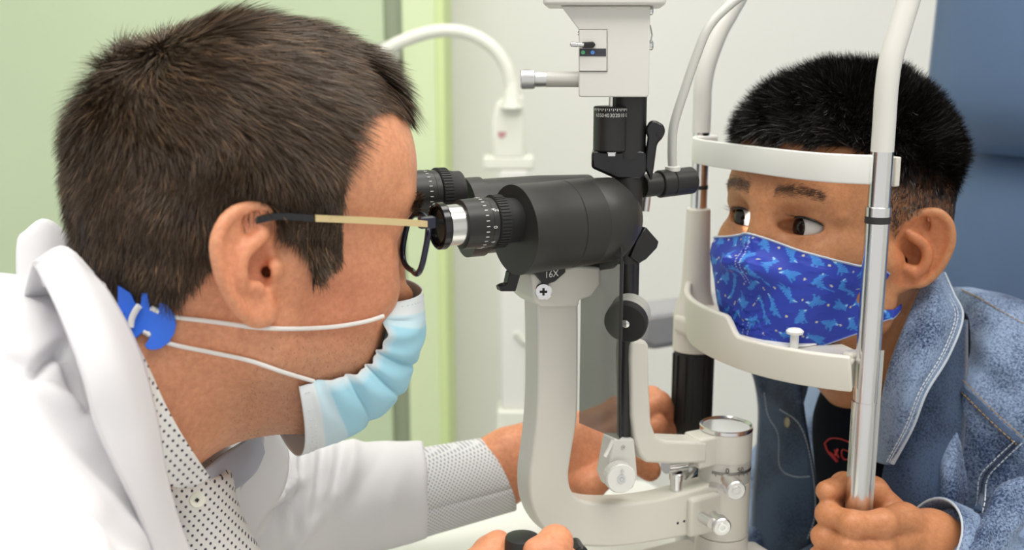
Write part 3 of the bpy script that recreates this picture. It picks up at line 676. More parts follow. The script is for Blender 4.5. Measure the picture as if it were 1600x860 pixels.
def lap(v, Q):
    acc = np.zeros_like(v); cnt = np.zeros(len(v))
    for i in range(4):
        a, b = Q[:, i], Q[:, (i + 1) % 4]
        np.add.at(acc, a, v[b]); np.add.at(acc, b, v[a]); np.add.at(cnt, a, 1); np.add.at(cnt, b, 1)
    return acc / np.maximum(cnt, 1)[:, None]
def vnormals(v, Q):
    n = np.cross(v[Q[:, 2]] - v[Q[:, 0]], v[Q[:, 3]] - v[Q[:, 1]]); N = np.zeros_like(v)
    for i in range(4): np.add.at(N, Q[:, i], n)
    return N / (np.linalg.norm(N, axis=1, keepdims=True) + 1e-12)
def noise3(p, f, seed=0):                 # cheap smooth noise in -1..1
    r = np.random.default_rng(seed); o = np.zeros(len(p))
    for i in range(6):
        k = r.normal(size=3); k = k / np.linalg.norm(k) * f * r.uniform(.6, 1.5); o += np.sin(p @ k + r.uniform(0, 6.28))
    return o / 3.2
def sstep(a, b, x): t = np.clip((x - a) / (b - a), 0, 1); return t * t * (3 - 2 * t)
def in_poly(px, py, poly):
    poly = np.asarray(poly, float); c = np.zeros(px.shape, bool); j = len(poly) - 1
    for i in range(len(poly)):
        xi, yi = poly[i]; xj, yj = poly[j]
        m = ((yi > py) != (yj > py)) & (px < (xj - xi) * (py - yi) / (yj - yi + 1e-12) + xi); c ^= m; j = i
    return c
def view_px(w):                           # world -> the photo's plane, for measuring
    p = np.atleast_2d(w) - np.array([0, 0, CAMZ]); d = p @ FW; return 800 + F * (p @ RT) / d, 430 - F * (p @ UPV) / d

class Head:
    """canonical head: x forward, y to the side, z up, origin between the ear canals"""
    def __init__(s, org, yaw, pitch, sc, flip):
        # forward direction in (u, v): flip = -1 faces -u
        cy, sy = math.cos(yaw), math.sin(yaw); f = np.array([flip * cy, sy, 0.]); side = np.array([-f[1], f[0], 0.])
        cp, sp_ = math.cos(pitch), math.sin(pitch)
        fx = f * cp + np.array([0, 0, sp_]); fz = -f * sp_ + np.array([0, 0, cp])
        s.M = np.stack([fx, side, fz], 1); s.o = np.asarray(org, float); s.sc = sc
    def to(s, p): return (np.atleast_2d(p) * s.sc) @ s.M.T + s.o            # canonical -> (u, v, z)
    def inv(s, q): return ((np.atleast_2d(q) - s.o) @ s.M) / s.sc
    def w(s, p): return wd(s.to(p))
def head_field(hd, P, h, neck, ear_px, ear_v, ear_side):
    S_ = SDF((-.135, -.125, -.25), (.135, .125, .15), h)
    g = P.get; jz = g('jz', 1.0)
    def zl(z): return z if z > -.03 else -.03 + (z + .03) * jz
    S_.ell((.000, 0, g('sz', .045)), g('skull', (.093, .075, .083)), 0)
    S_.ell((.040 + g('fore', 0), 0, .048 + g('fore', 0)), (.058, .064, .064), .03)
    S_.ell((-.04, 0, .02), (.055, .064, .065), .03)
    S_.ell((.045, 0, -.015), (.048, .060, .065 if jz > .9 else .052), .025)
    S_.ell((.040, 0, zl(-.065)), (.046, .047, .045), .02)
    for y in (-1, 1):
        S_.cone((.012, y * .052, zl(-.055)), (.078 - g('chin', 0), y * .014, zl(-.102)), .016, .014, .02)
        S_.cone((.012, y * .056, -.015), (.012, y * .052, zl(-.058)), .014, .015, .02)
        S_.ell((.068, y * .043, -.018), (.022, .020, .018), .02)
        S_.cone((.093, y * .012, .034), (.078, y * .045, .038), .010, .009, .012)
        S_.cone((.070, y * .050, .000), (.020, y * .066, -.002), .009, .009, .015)
    ch = g('chin', 0)
    S_.cone((.082 - ch, -.01, zl(-.100)), (.082 - ch, .01, zl(-.100)), .014, .014, .015)
    S_.cone((.088 - ch, 0, zl(-.062)), (.088 - ch, 0, zl(-.070)), .012, .012, .015)
    nz = g('nose', 1.0)
    ck = g('cheek', 0)
    if ck:
        for y in (-1, 1): S_.ell((.052, y * .030, zl(-.052)), (.036, .026 * ck, .034), .02)
    for y in (-1, 1): S_.ell((.101, y * .031, .014), (.017, .019, .013), .010, cut=True)
    S_.cone((.094, 0, .022), (.094 + .020 * nz, 0, -.020), .0085, .0105, .012)
    for y in (-1, 1): S_.ell((.103, y * .012, -.024), (.012, .008, .008), .006)
    S_.cone((.092 - ch, -.016, zl(-.052)), (.092 - ch, .016, zl(-.052)), .0065, .0065, .008)
    S_.cone((.091 - ch, -.014, zl(-.064)), (.091 - ch, .014, zl(-.064)), .0070, .0070, .008)
    es = g('eyes', 1.0); er = .0142 * es
    for y in (-1, 1):
        e = np.array([.0765 - (es - 1) * .0142, y * .031, .014])
        S_.ell(e, (er, er * 1.05, er), .006)
        S_.cone(e + np.array([.009, -y * .012, .0125]) * es, e + np.array([.002, y * .017, .009]) * es, .0045, .0045, .008)     # upper lid fold
        S_.cone(e + np.array([.011, -y * .010, -.0115]) * es, e + np.array([.004, y * .014, -.0105]) * es, .0038, .0035, .007)   # lower lid fold
        t = math.radians(g('slant', 4)) * y; R = [[1, 0, 0], [0, math.cos(t), -math.sin(t)], [0, math.sin(t), math.cos(t)]]
        S_.ell(e + (.0125 * es, 0, -.0005), (.0110 * es, .0145 * es, g('open', .0050)), .0012, R=R, cut=True)
    (n0, r0), (n1, r1), (n2, r2) = neck
    S_.cone(n0, n1, r0, r1, .03); S_.cone(n1, n2, r1, r2, .02)
    S_.cone((.03, 0, zl(-.085)), (n1[0] + .03, 0, n1[2] + .01), .035, .03, .03)
    # ears
    hel, anti, concha, canal, tragus, anti2, lobe = ear_px
    def ear(side):
        def E(q, dv=0):
            p = hd.inv(at(q[0], q[1], ear_v(q[0]) + dv))[0]; return p * np.array([1, 1 if side == ear_side else -1, 1])
        H = [E(q) for q in hel]; c0 = E(concha, .008)
        Hs = spline(np.array(H), 44); sg = np.sign(H[5][1])
        for q in Hs[::1]: S_.cone(c0 * .75 + q * .25 + np.array([0, -sg * .001, 0]), q + np.array([0, -sg * .0016, 0]), .0030, .0020, .004)
        root = E(canal, .02); S_.cone(root, c0, .012, .010, .012)
        S_.chain(Hs[:34], np.linspace(.0034, .0036, 34) * g('rim', 1), .0015)
        S_.ell(E(concha, .0005), g('conchar', (.0125, .0085, .0155)), .004, cut=True)
        fos = .55 * np.array(H[3]) + .45 * E(anti[-2]); S_.ell(fos - np.array([0, -sg * .0005, 0]), (.0080, .0024, .0070), .003, cut=True)
        S_.chain(spline(np.array([E(q, -.0015) for q in anti]), 16), .0026, .004)
        S_.ell(E(tragus, -.002), (.0050, .0042, .0060), .004)
        S_.ell(E(anti2, -.001), (.0052, .0038, .0042), .005)
        S_.ell(E(lobe, .001), g('lober', (.0085, .0042, .0085)), .006)
        S_.cone(E(canal, .001), E(canal, .02), .0034, .003, .002, cut=True)
    ear(1); ear(-1)
    return S_
def strands(name, roots, nrm, flow, length, lift, m, parent, width=.00045, seg=5, curl=.0, rad=.09, cols=None, jit=.25, base=None, label=None, wave=0.0):
    """hair as thin ribbons standing on the scalp; all points in (u, v, z)"""
    n = len(roots); r = np.random.default_rng(3)
    t = flow - nrm * (flow * nrm).sum(1, keepdims=True); t = t / (np.linalg.norm(t, axis=1, keepdims=True) + 1e-9)
    j = r.normal(size=(n, 3)) * jit; t = t + j; t = t - nrm * (t * nrm).sum(1, keepdims=True); t = t / (np.linalg.norm(t, axis=1, keepdims=True) + 1e-9)
    sd = np.cross(nrm, t); L = np.asarray(length) * r.uniform(.7, 1.15, n); lf = np.asarray(lift) * r.uniform(.6, 1.4, n)
    ph = r.uniform(0, 6.28, n); tw = r.normal(size=n) * .5
    pts = []
    for k in range(seg):
        s_ = k / (seg - 1); a = L * s_
        off = t * (a * np.cos(lf))[:, None] + nrm * (a * np.sin(lf) - a * a / (2 * rad) * curl)[:, None] + sd * (wave * L * np.sin(ph + 3 * s_) * s_)[:, None]
        pts.append(roots + off)
    P = np.stack(pts, 1)                                            # n, seg, 3
    wv = sd * np.cos(tw)[:, None] + nrm * np.sin(tw)[:, None]
    wk = width * np.array([.9, 1, .85, .6, .12])[:seg] if seg == 5 else width * np.linspace(1, .15, seg)
    A = P + wv[:, None, :] * wk[None, :, None] / 2; B = P - wv[:, None, :] * wk[None, :, None] / 2
    vv_ = np.stack([A, B], 2).reshape(-1, 3)
    i0 = (np.arange(n)[:, None] * seg + np.arange(seg - 1)[None]) * 2; i0 = i0.ravel()
    f = np.stack([i0, i0 + 1, i0 + 3, i0 + 2], 1)
    c = None if cols is None else np.repeat(cols, seg * 2, axis=0)
    o = big_mesh(name, wd(vv_), f, m, parent, cols=c); o['kind'] = 'stuff'
    if label: o['label'] = label
    return o
def big_mesh(name, vw, Q, m, parent=None, cols=None, smooth=True):
    vw = np.asarray(vw); base = world_loc(parent) if parent is not None else np.zeros(3); org = (vw.min(0) + vw.max(0)) / 2
    me = bpy.data.meshes.new(name); me.vertices.add(len(vw)); me.vertices.foreach_set('co', (vw - org).astype(np.float32).ravel())
    k = Q.shape[1]; me.loops.add(Q.size); me.loops.foreach_set('vertex_index', Q.astype(np.int32).ravel()); me.polygons.add(len(Q)); me.polygons.foreach_set('loop_start', (np.arange(len(Q)) * k).astype(np.int32))
    me.update(calc_edges=True); me.materials.append(m)
    if cols is not None:
        ca = me.color_attributes.new('Col', 'FLOAT_COLOR', 'POINT'); c4 = np.ones((len(vw), 4), np.float32); c4[:, :3] = cols; ca.data.foreach_set('color', c4.ravel())
    if smooth: me.shade_smooth()
    o = bpy.data.objects.new(name, me); COL.objects.link(o)
    if parent is not None: o.parent = parent
    o.location = org - base; return o
def scatter(v, Q, mask, n, seed):         # random points on the quads whose corners all pass the mask
    r = np.random.default_rng(seed); ok = mask[Q].all(1); q = Q[ok]
    ar = np.linalg.norm(np.cross(v[q[:, 2]] - v[q[:, 0]], v[q[:, 3]] - v[q[:, 1]]), axis=1)
    i = r.choice(len(q), n, p=ar / ar.sum()); a, b = r.random(n)[:, None], r.random(n)[:, None]; q = q[i]
    return (v[q[:, 0]] * (1 - a) + v[q[:, 1]] * a) * (1 - b) + (v[q[:, 3]] * (1 - a) + v[q[:, 2]] * a) * b, q[:, 0]
def skin_mat(name, sss=.14):
    m = mat(name, (.6, .35, .25), .47, spec=.4, sss=sss, sscale=.004, bump=(1100, .35, .0005)); attr_color(m)
    nt = m.node_tree; b = nt.nodes['Principled BSDF']; src = b.inputs['Base Color'].links[0].from_socket
    tc = nt.nodes.new('ShaderNodeTexCoord'); n = nt.nodes.new('ShaderNodeTexNoise'); n.inputs['Scale'].default_value = 260; n.inputs['Detail'].default_value = 5; n.inputs['Roughness'].default_value = .7
    cr = nt.nodes.new('ShaderNodeValToRGB'); cr.color_ramp.elements[0].position = .32; cr.color_ramp.elements[1].position = .68; cr.color_ramp.elements[0].color = (.80, .72, .70, 1); cr.color_ramp.elements[1].color = (1.0, 1.0, 1.0, 1)
    mx_ = nt.nodes.new('ShaderNodeMix'); mx_.data_type = 'RGBA'; mx_.blend_type = 'MULTIPLY'; mx_.inputs['Factor'].default_value = 1
    nt.links.new(tc.outputs['Object'], n.inputs[0]); nt.links.new(n.outputs[0], cr.inputs[0]); nt.links.new(src, mx_.inputs['A']); nt.links.new(cr.outputs[0], mx_.inputs['B']); nt.links.new(mx_.outputs['Result'], b.inputs['Base Color']); return m
# ------------------------------------------------------------------ the doctor
DOC = thing('person', (-.70, -.02, -CAMZ), 'doctor in white coat leaning in to look through the eyepieces', 'person')
hd = Head((-.425, 0, -.112), 0.0, math.radians(-11), 1.0, 1)
ear_doc = ([(431, 345), (421, 333), (408, 327), (390, 325), (368, 331), (350, 348), (339, 374), (339, 400), (345, 428), (355, 455), (369, 477), (382, 494), (398, 502), (416, 501), (427, 490)],
           [(379, 448), (374, 428), (375, 408), (382, 392), (396, 380), (414, 362)], (400, 418), (417, 425), (427, 422), (398, 449), (405, 487))
neck_doc = (((-.018, 0, -.03), .058), ((-.075, 0, -.125), .058), ((-.120, 0, -.200), .060))
fld = head_field(hd, dict(nose=.45, chin=.010, cheek=1.15, skull=(.094, .076, .083)), .0016, neck_doc, ear_doc, lambda x: -.074 - (437 - x) / 2850 * .55, -1)
vc, Q = fld.mesh(2); nc = vnormals(vc, Q)
vl = hd.to(vc); nl = nc @ hd.M.T
mirror = vc.copy(); mirror[:, 1] = -np.abs(mirror[:, 1]); mx, my = view_px(wd(hd.to(mirror)))
HAIR_D = [(700, 60), (665, 195), (625, 172), (590, 168), (548, 176), (530, 205), (530, 240), (536, 275), (538, 305), (536, 335), (536, 375), (531, 410), (510, 428), (486, 428), (480, 395), (462, 362), (440, 345), (425, 335), (395, 325), (365, 334), (345, 360), (336, 385), (318, 425), (290, 452), (240, 478), (180, 480), (100, 470), (-200, 450), (-200, -400), (900, -400)]
EAR_D = ear_doc[0] + [(436, 470), (432, 400), (440, 360)]
hair_m = in_poly(mx, my, HAIR_D) & ~in_poly(mx, my, [(395 + (a - 395) * 1.07, 410 + (b_ - 410) * 1.05) for a, b_ in EAR_D])
skull_only = np.abs(vc[:, 1]) < .0805
hair_m &= skull_only
base = np.array([.74, .345, .19]); col = np.tile(base, (len(vc), 1))
n1 = noise3(vc, 60, 1)[:, None]; n2 = noise3(vc, 220, 2)[:, None]
col *= 1 + .06 * n1 + .04 * n2
red = np.exp(-((vc[:, 0] - .05) ** 2 + (vc[:, 2] + .02) ** 2) / .0012)[:, None]; col = col * (1 - red * np.array([-.02, .10, .10]))
earz = in_poly(mx, my, EAR_D)[:, None]; col = np.where(earz, col * np.array([1.06, .98, .97]), col)
beard = (sstep(-.02, .02, vc[:, 0]) * sstep(-.03, -.055, vc[:, 2]) * sstep(-.14, -.11, vc[:, 2]))[:, None]; col = col * (1 - beard * np.array([.20, .13, .08]) * (1 + .35 * n2))
HC = np.array([.062, .040, .025])
col = np.where(hair_m[:, None], HC * 1.3, col)
m_skin_d = skin_mat('fair_skin')
body_v = [vl]; body_q = [Q]; body_c = [col]
# hair
m_hair_d = attr_color(mat('brown_hair', (.03, .02, .01),  .45, spec=.35))
def nearest_n(idx): return nl[idx]
def hair_doc():
    roots, qi = scatter(vl, Q, hair_m, 110000, 11); nn = nl[qi]; pc = hd.inv(roots)
    whorl = np.array([-.060, 0, .105])                                # crown swirl
    d = pc - whorl; top = sstep(.035, .085, pc[:, 2]); front = sstep(.0, .06, pc[:, 0])
    fwd = np.tile(np.array([1., 0, -.12]), (len(pc), 1)); down = np.tile(np.array([.12, 0, -1.]), (len(pc), 1)); rad_ = d / (np.linalg.norm(d, axis=1, keepdims=True) + 1e-6)
    fl = fwd * (top * (.5 + .5 * front))[:, None] + down * (1 - top)[:, None] + rad_ * (.40 * top + .15)[:, None]
    fl[:, 1] += np.sign(pc[:, 1]) * .15 * top
    fringe = sstep(.055, .085, pc[:, 0]) * sstep(.05, .07, pc[:, 2]); fl = fl * (1 - fringe)[:, None] + np.array([.15, 0, -1.]) * fringe[:, None]
    fl = fl @ hd.M.T
    fl += np.stack([noise3(roots, 170, s_) for s_ in (4, 5, 6)], 1) * .32
    ln = .013 + .019 * top + .004 * sstep(-.02, .03, pc[:, 2]); ln *= 1 - .55 * np.exp(-((d ** 2).sum(1)) / .0006)
    ln = np.where((pc[:, 0] > .03) & (pc[:, 2] < .02), .008, ln)                 # sideburn
    ln = np.where((pc[:, 0] < -.03) & (pc[:, 2] < -.02), .015, ln)
    lift = .42 + .06 * top; lift = lift + .20 * noise3(roots, 120, 9)
    lift = np.where(fringe > .3, .24, lift); ln = np.where(fringe > .5, .0185, ln)
    cornr = (pc[:, 0] > .02) & (np.abs(pc[:, 1]) > .026) & (pc[:, 2] > .045); ln = np.where(cornr, np.minimum(ln, .013), ln); lift = np.where(cornr, np.minimum(lift, .42), lift)
    tmpl = (pc[:, 0] > .035) & (pc[:, 2] > .02) & (pc[:, 2] < .075); ln = np.where(tmpl, np.minimum(ln, .013), ln); lift = np.where(tmpl, np.minimum(lift, .35), lift)
    lift = np.where((pc[:, 0] > .03) & (pc[:, 2] < .02), .12, lift)
    c = HC * np.exp(np.random.default_rng(5).normal(size=(len(roots), 1)) * .32 + .28 * noise3(roots, 300, 12)[:, None]) * np.array([1.05, 1, .95])
    lightt = (np.random.default_rng(6).random(len(roots)) < .10)[:, None]; c = np.where(lightt, c * np.array([2.6, 2.4, 2.1]), c)
    return strands('hair', roots, nn, fl, ln, lift, m_hair_d, DOC, width=.00042, curl=.85, rad=.085, cols=c, jit=.16, label='short dark brown hair', wave=.05)
hair_doc()
# eyebrows
def brow(hd_, m, parent, c, y_sign, n=260, z0=.036, L=.009, name='eyebrow', width=.00045):
    r = np.random.default_rng(21); x = r.random(n); yy = y_sign * (.012 + .036 * x); zz = z0 + .005 * np.sin(x * 2.2) - .004 * x + r.normal(size=n) * .0022
    pc = np.stack([.0 * x, yy, zz], 1); v_, = (hd_._vc,); 
    # drop onto the face: nearest face vertex in (y, z)
    cand = hd_._front; d2 = ((cand[None, :, 1] - pc[:, None, 1]) ** 2 + (cand[None, :, 2] - pc[:, None, 2]) ** 2); k = d2.argmin(1)
    roots = hd_.to(cand[k]); nn = hd_._frontn[k]
    fl = np.tile(np.array([-.25, y_sign * 1., .25]), (n, 1)) @ hd_.M.T
    return strands(name, roots, nn, fl, np.full(n, L), np.full(n, .35), m, parent, width=width, curl=.3, cols=np.tile(c, (n, 1)), jit=.22)
hd._vc = vc; fr = (vc[:, 0] > .055) & (vc[:, 2] > .02) & (vc[:, 2] < .055) & (nc[:, 0] > .1); hd._front = vc[fr]; hd._frontn = nl[fr]
brow(hd, m_hair_d, DOC, HC * .9, -1, 420, L=.011); brow(hd, m_hair_d, DOC, HC * .9, 1, 420, L=.011)
# stubble
st_m = (beard[:, 0] > .5) & ~earz[:, 0] & ~hair_m
rt_, qi_ = scatter(vl, Q, st_m, 2600, 17); strands('stubble', rt_, nl[qi_], np.tile(np.array([.3, 0, -1.]), (len(rt_), 1)) @ hd.M.T, np.full(len(rt_), .0011), np.full(len(rt_), .5), m_hair_d, DOC, width=.00016, cols=np.tile(HC * .8, (len(rt_), 1)), jit=.4)
# eyes
m_eye = mat('eye_white', (.52, .49, .46), .12, spec=.6); m_iris = mat('dark_iris', (.010, .006, .004), .10, spec=.35)
def eyeball(hd_, y, parent, gaze, r=.0121, ir=31, es=1.0):
    e = np.array([.0765 - (es - 1) * .0142, y * .031, .014]); g_ = unit(gaze)
    def sph(r_, th0, th1, seg=32, rings=14, push=0):
        a, b, d = frame(g_); vs = []
        for k in range(rings + 1):
            th = th0 + (th1 - th0) * k / rings
            for i in range(seg):
                ph = 2 * math.pi * i / seg; vs.append(e + r_ * (math.cos(th) * d + math.sin(th) * (math.cos(ph) * a + math.sin(ph) * b)) + d * push * max(0, math.cos(th) - math.cos(th1)))
        f = [[k * seg + i, (k + 1) * seg + i, (k + 1) * seg + (i + 1) % seg, k * seg + (i + 1) % seg] for k in range(rings) for i in range(seg)]
        return hd_.w(np.array(vs)), f
    v_, f_ = sph(r, .0, math.pi * .98); o = link_mesh('eye', v_, f_, m_eye, parent, smooth=180)
    v_, f_ = sph(r * 1.004, .001, math.radians(ir), push=.006); link_mesh('iris', v_, f_, m_iris, o, smooth=180)
for y in (-1, 1): eyeball(hd, y, DOC, (1, -y * .05, -.05))
# ------------------------------------------------------------------ doctor: glasses, mask, strap, clothes, hands
def drape_fit(vloc, nloc, box, deg=4):    # smooth v(px, py) over the skin that faces the viewer
    w_ = wd(vloc); x, y = view_px(w_); d = ((w_ - np.array([0, 0, CAMZ])) * (nloc @ np.stack([U, V, Z]))).sum(1)
    m = (x > box[0]) & (x < box[2]) & (y > box[1]) & (y < box[3]) & (d < 0)
    cx, cy, sx, sy = (box[0] + box[2]) / 2, (box[1] + box[3]) / 2, (box[2] - box[0]) / 2, (box[3] - box[1]) / 2
    def B(X, Y_): X = (X - cx) / sx; Y_ = (Y_ - cy) / sy; return np.stack([X ** i * Y_ ** j for i in range(deg + 1) for j in range(deg + 1 - i)], -1)
    co, *_ = np.linalg.lstsq(B(x[m], y[m]), vloc[m][:, 1], rcond=None)
    return lambda X, Y_: (B(np.asarray(X, float), np.asarray(Y_, float)) @ co)
notear = ~in_poly(mx, my, [(a + 3 * np.sign(a - 390), b_ + 4) for a, b_ in EAR_D]) & (vl[:, 1] < 0)
SX, SY = view_px(wd(vl)); FACE = notear & (((wd(vl) - np.array([0, 0, CAMZ])) * (nl @ np.stack([U, V, Z]))).sum(1) < 0)
def skin_v(x, y, r=7.):                   # v of the skin under a line of sight
    d2 = (SX[FACE] - x) ** 2 + (SY[FACE] - y) ** 2; k = np.argsort(d2)[:8]; w_ = 1 / (d2[k] + 1.); return float((vl[FACE][k, 1] * w_).sum() / w_.sum())
m_cord = mat('white_elastic', (.80, .79, .76), .8, bump=(2500, .3, .0005))
# glasses
G = thing('glasses', at(660, 400, -.03), 'navy framed glasses with pale gold temples on the doctor', 'glasses')
m_navy = mat('navy_acetate', (.012, .014, .035), .22); m_gold = mat('pale_gold', (.72, .57, .30), .35, .35)
gu = at(672, 345, -.066)[0]; gz = at(650, 380, -.04)[2]
def lens_outline(sg):
    c = np.array([gu + .004, sg * .036, gz - .001]); o = []
    for k in range(40):
        a = 2 * math.pi * k / 40; ca, sa = math.cos(a), math.sin(a); r = (abs(ca) ** 3 + abs(sa) ** 3) ** (-1 / 3)
        o.append(c + np.array([-.006 * abs(r * ca) * (1 if sg * ca > 0 else -.2) + .004 * r * sa, .0265 * r * ca, .0175 * r * sa]))
    return np.array(o)
for sg in (-1, 1):
    o = lens_outline(sg); rim = MB().tube(np.concatenate([o, o[:2]]), .0019, 12, cap=False).build('rim', m_navy, G)
    MB().prism(o, (.0008, 0, 0)).build('lens', m_glass, rim)
    hinge = np.array([gu - .004, sg * .0665, at(672, 345, -.066)[2]])
    MB().box(hinge + np.array([.002, -sg * .001, -.001]), (.005, .003, .0035)).build('end_piece', m_navy, G, bevel=.001)
    if sg < 0: tp = [at(667, 350, -.068), at(580, 345, -.079), at(492, 341, -.086), at(489, 341, -.086), at(440, 338, -.086), at(415, 341, -.082), at(375, 352, -.0765), at(335, 376, -.0745), at(318, 386, -.072)]
    tp2 = [np.array([p[0], p[1] * -sg, p[2]]) for p in tp]
    def temple(pts, m, nm): 
        P = spline(pts, 24); b = MB(); g_ = np.zeros((len(P), 5, 3)); 
        for i, q in enumerate(P):
            for j, (dv, dz) in enumerate(((-.0011, -.0019), (.0011, -.0019), (.0011, .0019), (-.0011, .0019), (-.0011, -.0019))): g_[i, j] = q + np.array([0, dv, dz])
        return b.grid(g_[:, ::-1] if sg < 0 else g_).build(nm, m, G, smooth=25)
    temple(tp2[:3], m_gold, 'temple'); temple(tp2[3:], m_blackg, 'temple_tip')
MB().tube(spline([(gu + .006, -.010, gz + .004), (gu + .010, 0, gz + .007), (gu + .006, .010, gz + .004)], 12), .0016, 10).build('bridge', m_navy, G)
# surgical mask
MK = thing('surgical_mask', at(560, 590, -.03), 'pale blue pleated surgical mask covering the doctor\'s mouth', 'face mask')
cen = np.array([at(x, y, 0)[[0, 2]] for x, y in [(656, 441), (658, 470), (656, 505), (649, 540), (638, 570), (622, 602), (597, 630), (568, 653), (535, 673), (497, 688), (462, 702)]])
near = np.array([at(x, y, v_) for x, y, v_ in [(606, 474, -.048), (599, 494, -.052), (599, 515, -.053), (594, 535, -.053), (587, 552, -.053), (577, 568, -.053), (556, 577, -.054), (530, 586, -.056), (505, 591, -.057), (486, 595, -.058), (463, 601, -.058)]])
near[:, 1] = np.minimum(near[:, 1], np.convolve(np.pad([skin_v(x, y) for x, y in [(600, 474), (594, 494), (592, 515), (586, 535), (580, 552), (570, 566), (550, 574), (526, 583), (502, 589), (484, 593), (463, 599)]], 1, mode='edge'), [.25, .5, .25], 'valid') - .0025)
NR, NS = 90, 80
cs = spline(np.stack([cen[:, 0] - .004, 0 * cen[:, 0], cen[:, 1]], 1), NR); ns = spline(near, NR)
P = np.zeros((NR, NS, 3)); colm = np.zeros((NR, NS, 3)); white = np.array([.74, .78, .80]); bl = np.array([.36, .66, .80])
for i in range(NR):
    tt = i / (NR - 1)
    for j in range(NS):
        s_ = -1 + 2 * j / (NS - 1); w_ = (1 - abs(s_) ** (2.0 if tt < .85 else 1.9)) ** .62
        q = ns[i] * (1 - w_) + cs[i] * w_; q = np.array([q[0], np.sign(s_) * (1 - (1 - abs(s_)) ** 1.3) * abs(ns[i][1]), q[2]])
        sid = (1 - w_)
        pl = sum(math.exp(-((tt - c_ + .10 * sid * (c_ - .5)) / .018) ** 2) for c_ in (.36, .52, .68))
        cr = .0022 * math.sin(9 * s_ + 31 * tt) * math.sin(14 * tt + 4 * s_) * (.3 + sid) * (tt > .12) * (tt < .93)
        nrm_ = unit(np.array([.7, s_ * .9, -.35])); q = q + nrm_ * (-.0030 * pl * (.35 + .9 * abs(s_)) + cr * .8)
        P[i, j] = q
        hem = tt < .10 or tt > .90 or abs(s_) > .993
        colm[i, j] = white * .96 if hem else bl * (1.0 - .04 * math.sin(40 * tt))
        if .90 > tt > .80 or .10 < tt < .16: colm[i, j] = .5 * white + .5 * bl
b = MB().grid(P); m_mask = attr_color(mat('mask_fabric', (.5, .7, .8), .85, sss=.05, bump=(1800, .25, .0004)))
b.build('mask_panel', m_mask, MK, smooth=180, cols=colm.reshape(-1, 3), solid=.0008)
for c_, nm in ((.035, 'stitch_line'), (.955, 'stitch_line'), (.975, 'stitch_line')):
    i = int(c_ * (NR - 1)); bs = MB()
    for j in range(0, NS - 1):
        if j % 2 == 0: a_, b_ = P[i, j], P[i, j + 1]; n_ = unit(np.array([.3, -1 if j < NS / 2 else 1, -.3])); bs.box((a_ + b_) / 2 + n_ * .0006, (.0005, .0003, .0003))
    bs.build(nm, mat('stitch_grey', (.62, .66, .70), .8), MK)['kind'] = 'stuff'
def ft(X, Y_):
    o = np.array([skin_v(a, b_) for a, b_ in zip(np.ravel(X), np.ravel(Y_))]); 
    for _ in range(6): o[1:-1] = (o[:-2] + o[1:-1] + o[2:]) / 3
    return o
for pts, nm in (([(600, 494), (570, 503), (520, 511), (460, 514), (400, 512), (340, 504), (270, 495), (243, 485)], 'ear_loop'), ([(490, 596), (440, 581), (390, 564), (330, 551), (268, 538), (232, 522)], 'ear_loop')):
    pp = spline(np.array([(x, y, 0) for x, y in pts], float), 50); vv_ = ft(np.clip(pp[:, 0], 215, 580), pp[:, 1]) - .0024
    vv_ = np.where(pp[:, 0] > 540, np.minimum(vv_, np.interp(pp[:, 0], [540, 600], [vv_[np.argmin(abs(pp[:, 0] - 540))], near[1, 1] - .001])), vv_)
    MB().tube([at(a, c_, d_) for (a, c_, _), d_ in zip(pp, vv_)], .0013, 10).build(nm, m_cord, MK)
far_loop = [np.array([p[0], -p[1], p[2]]) for p in (at(600, 494, -.053), at(480, 513, -.075), at(340, 504, -.078), at(260, 490, -.072))]
MB().tube(spline(far_loop, 30), .0013, 10).build('ear_loop', m_cord, MK)
# ear saver strap
SV = thing('ear_saver', at(235, 510, -.07), 'bright blue plastic ear saver strap behind the doctor\'s neck', 'strap')
gx, gy = np.meshgrid(np.linspace(186, 300, 24), np.linspace(440, 560, 24), indexing='ij'); gv = np.array([skin_v(a, b_) for a, b_ in zip(gx.ravel(), gy.ravel())])
def _B(X, Y_): X = (np.asarray(X, float) - 243) / 60; Y_ = (np.asarray(Y_, float) - 500) / 60; return np.stack([X ** i * Y_ ** j for i in range(4) for j in range(4 - i)], -1)
_co = np.linalg.lstsq(_B(gx.ravel(), gy.ravel()), gv, rcond=None)[0]
def fs(X, Y_): return _B(np.maximum(X, 186), Y_) @ _co - .001
SAV = [(184, 446), (190, 448), (205, 458), (212, 474), (220, 477), (222, 458), (231, 458), (235, 478), (240, 487), (247, 486), (249, 473), (256, 472), (265, 479), (273, 491), (276, 507), (273, 522), (264, 536), (252, 545), (240, 548), (230, 546), (226, 540), (231, 532), (235, 525), (234, 518), (226, 518), (218, 525), (208, 533), (201, 520), (193, 500), (184, 478)]
st = 1.1; X, Y_ = np.meshgrid(np.arange(160, 280, st), np.arange(436, 552, st), indexing='ij'); ins = in_poly(X, Y_, SAV)
vv_ = fs(X, Y_) - .0022
pts = np.array([[at(X[i, j], Y_[i, j], vv_[i, j]) for j in range(X.shape[1])] for i in range(X.shape[0])])
b = MB(); n_, m_ = X.shape; used = {}; fl_ = []; vs_ = []
def vid(i, j):
    if (i, j) not in used: used[(i, j)] = len(vs_); vs_.append(pts[i, j])
    return used[(i, j)]
for i in range(n_ - 1):
    for j in range(m_ - 1):
        if ins[i, j] and ins[i + 1, j] and ins[i, j + 1] and ins[i + 1, j + 1]: fl_.append([vid(i, j), vid(i, j + 1), vid(i + 1, j + 1), vid(i + 1, j)])
b.add(np.array(vs_), fl_); b.build('strap', mat('blue_plastic', (.03, .16, .80), .4, sss=.05), SV, smooth=60, solid=.0016)
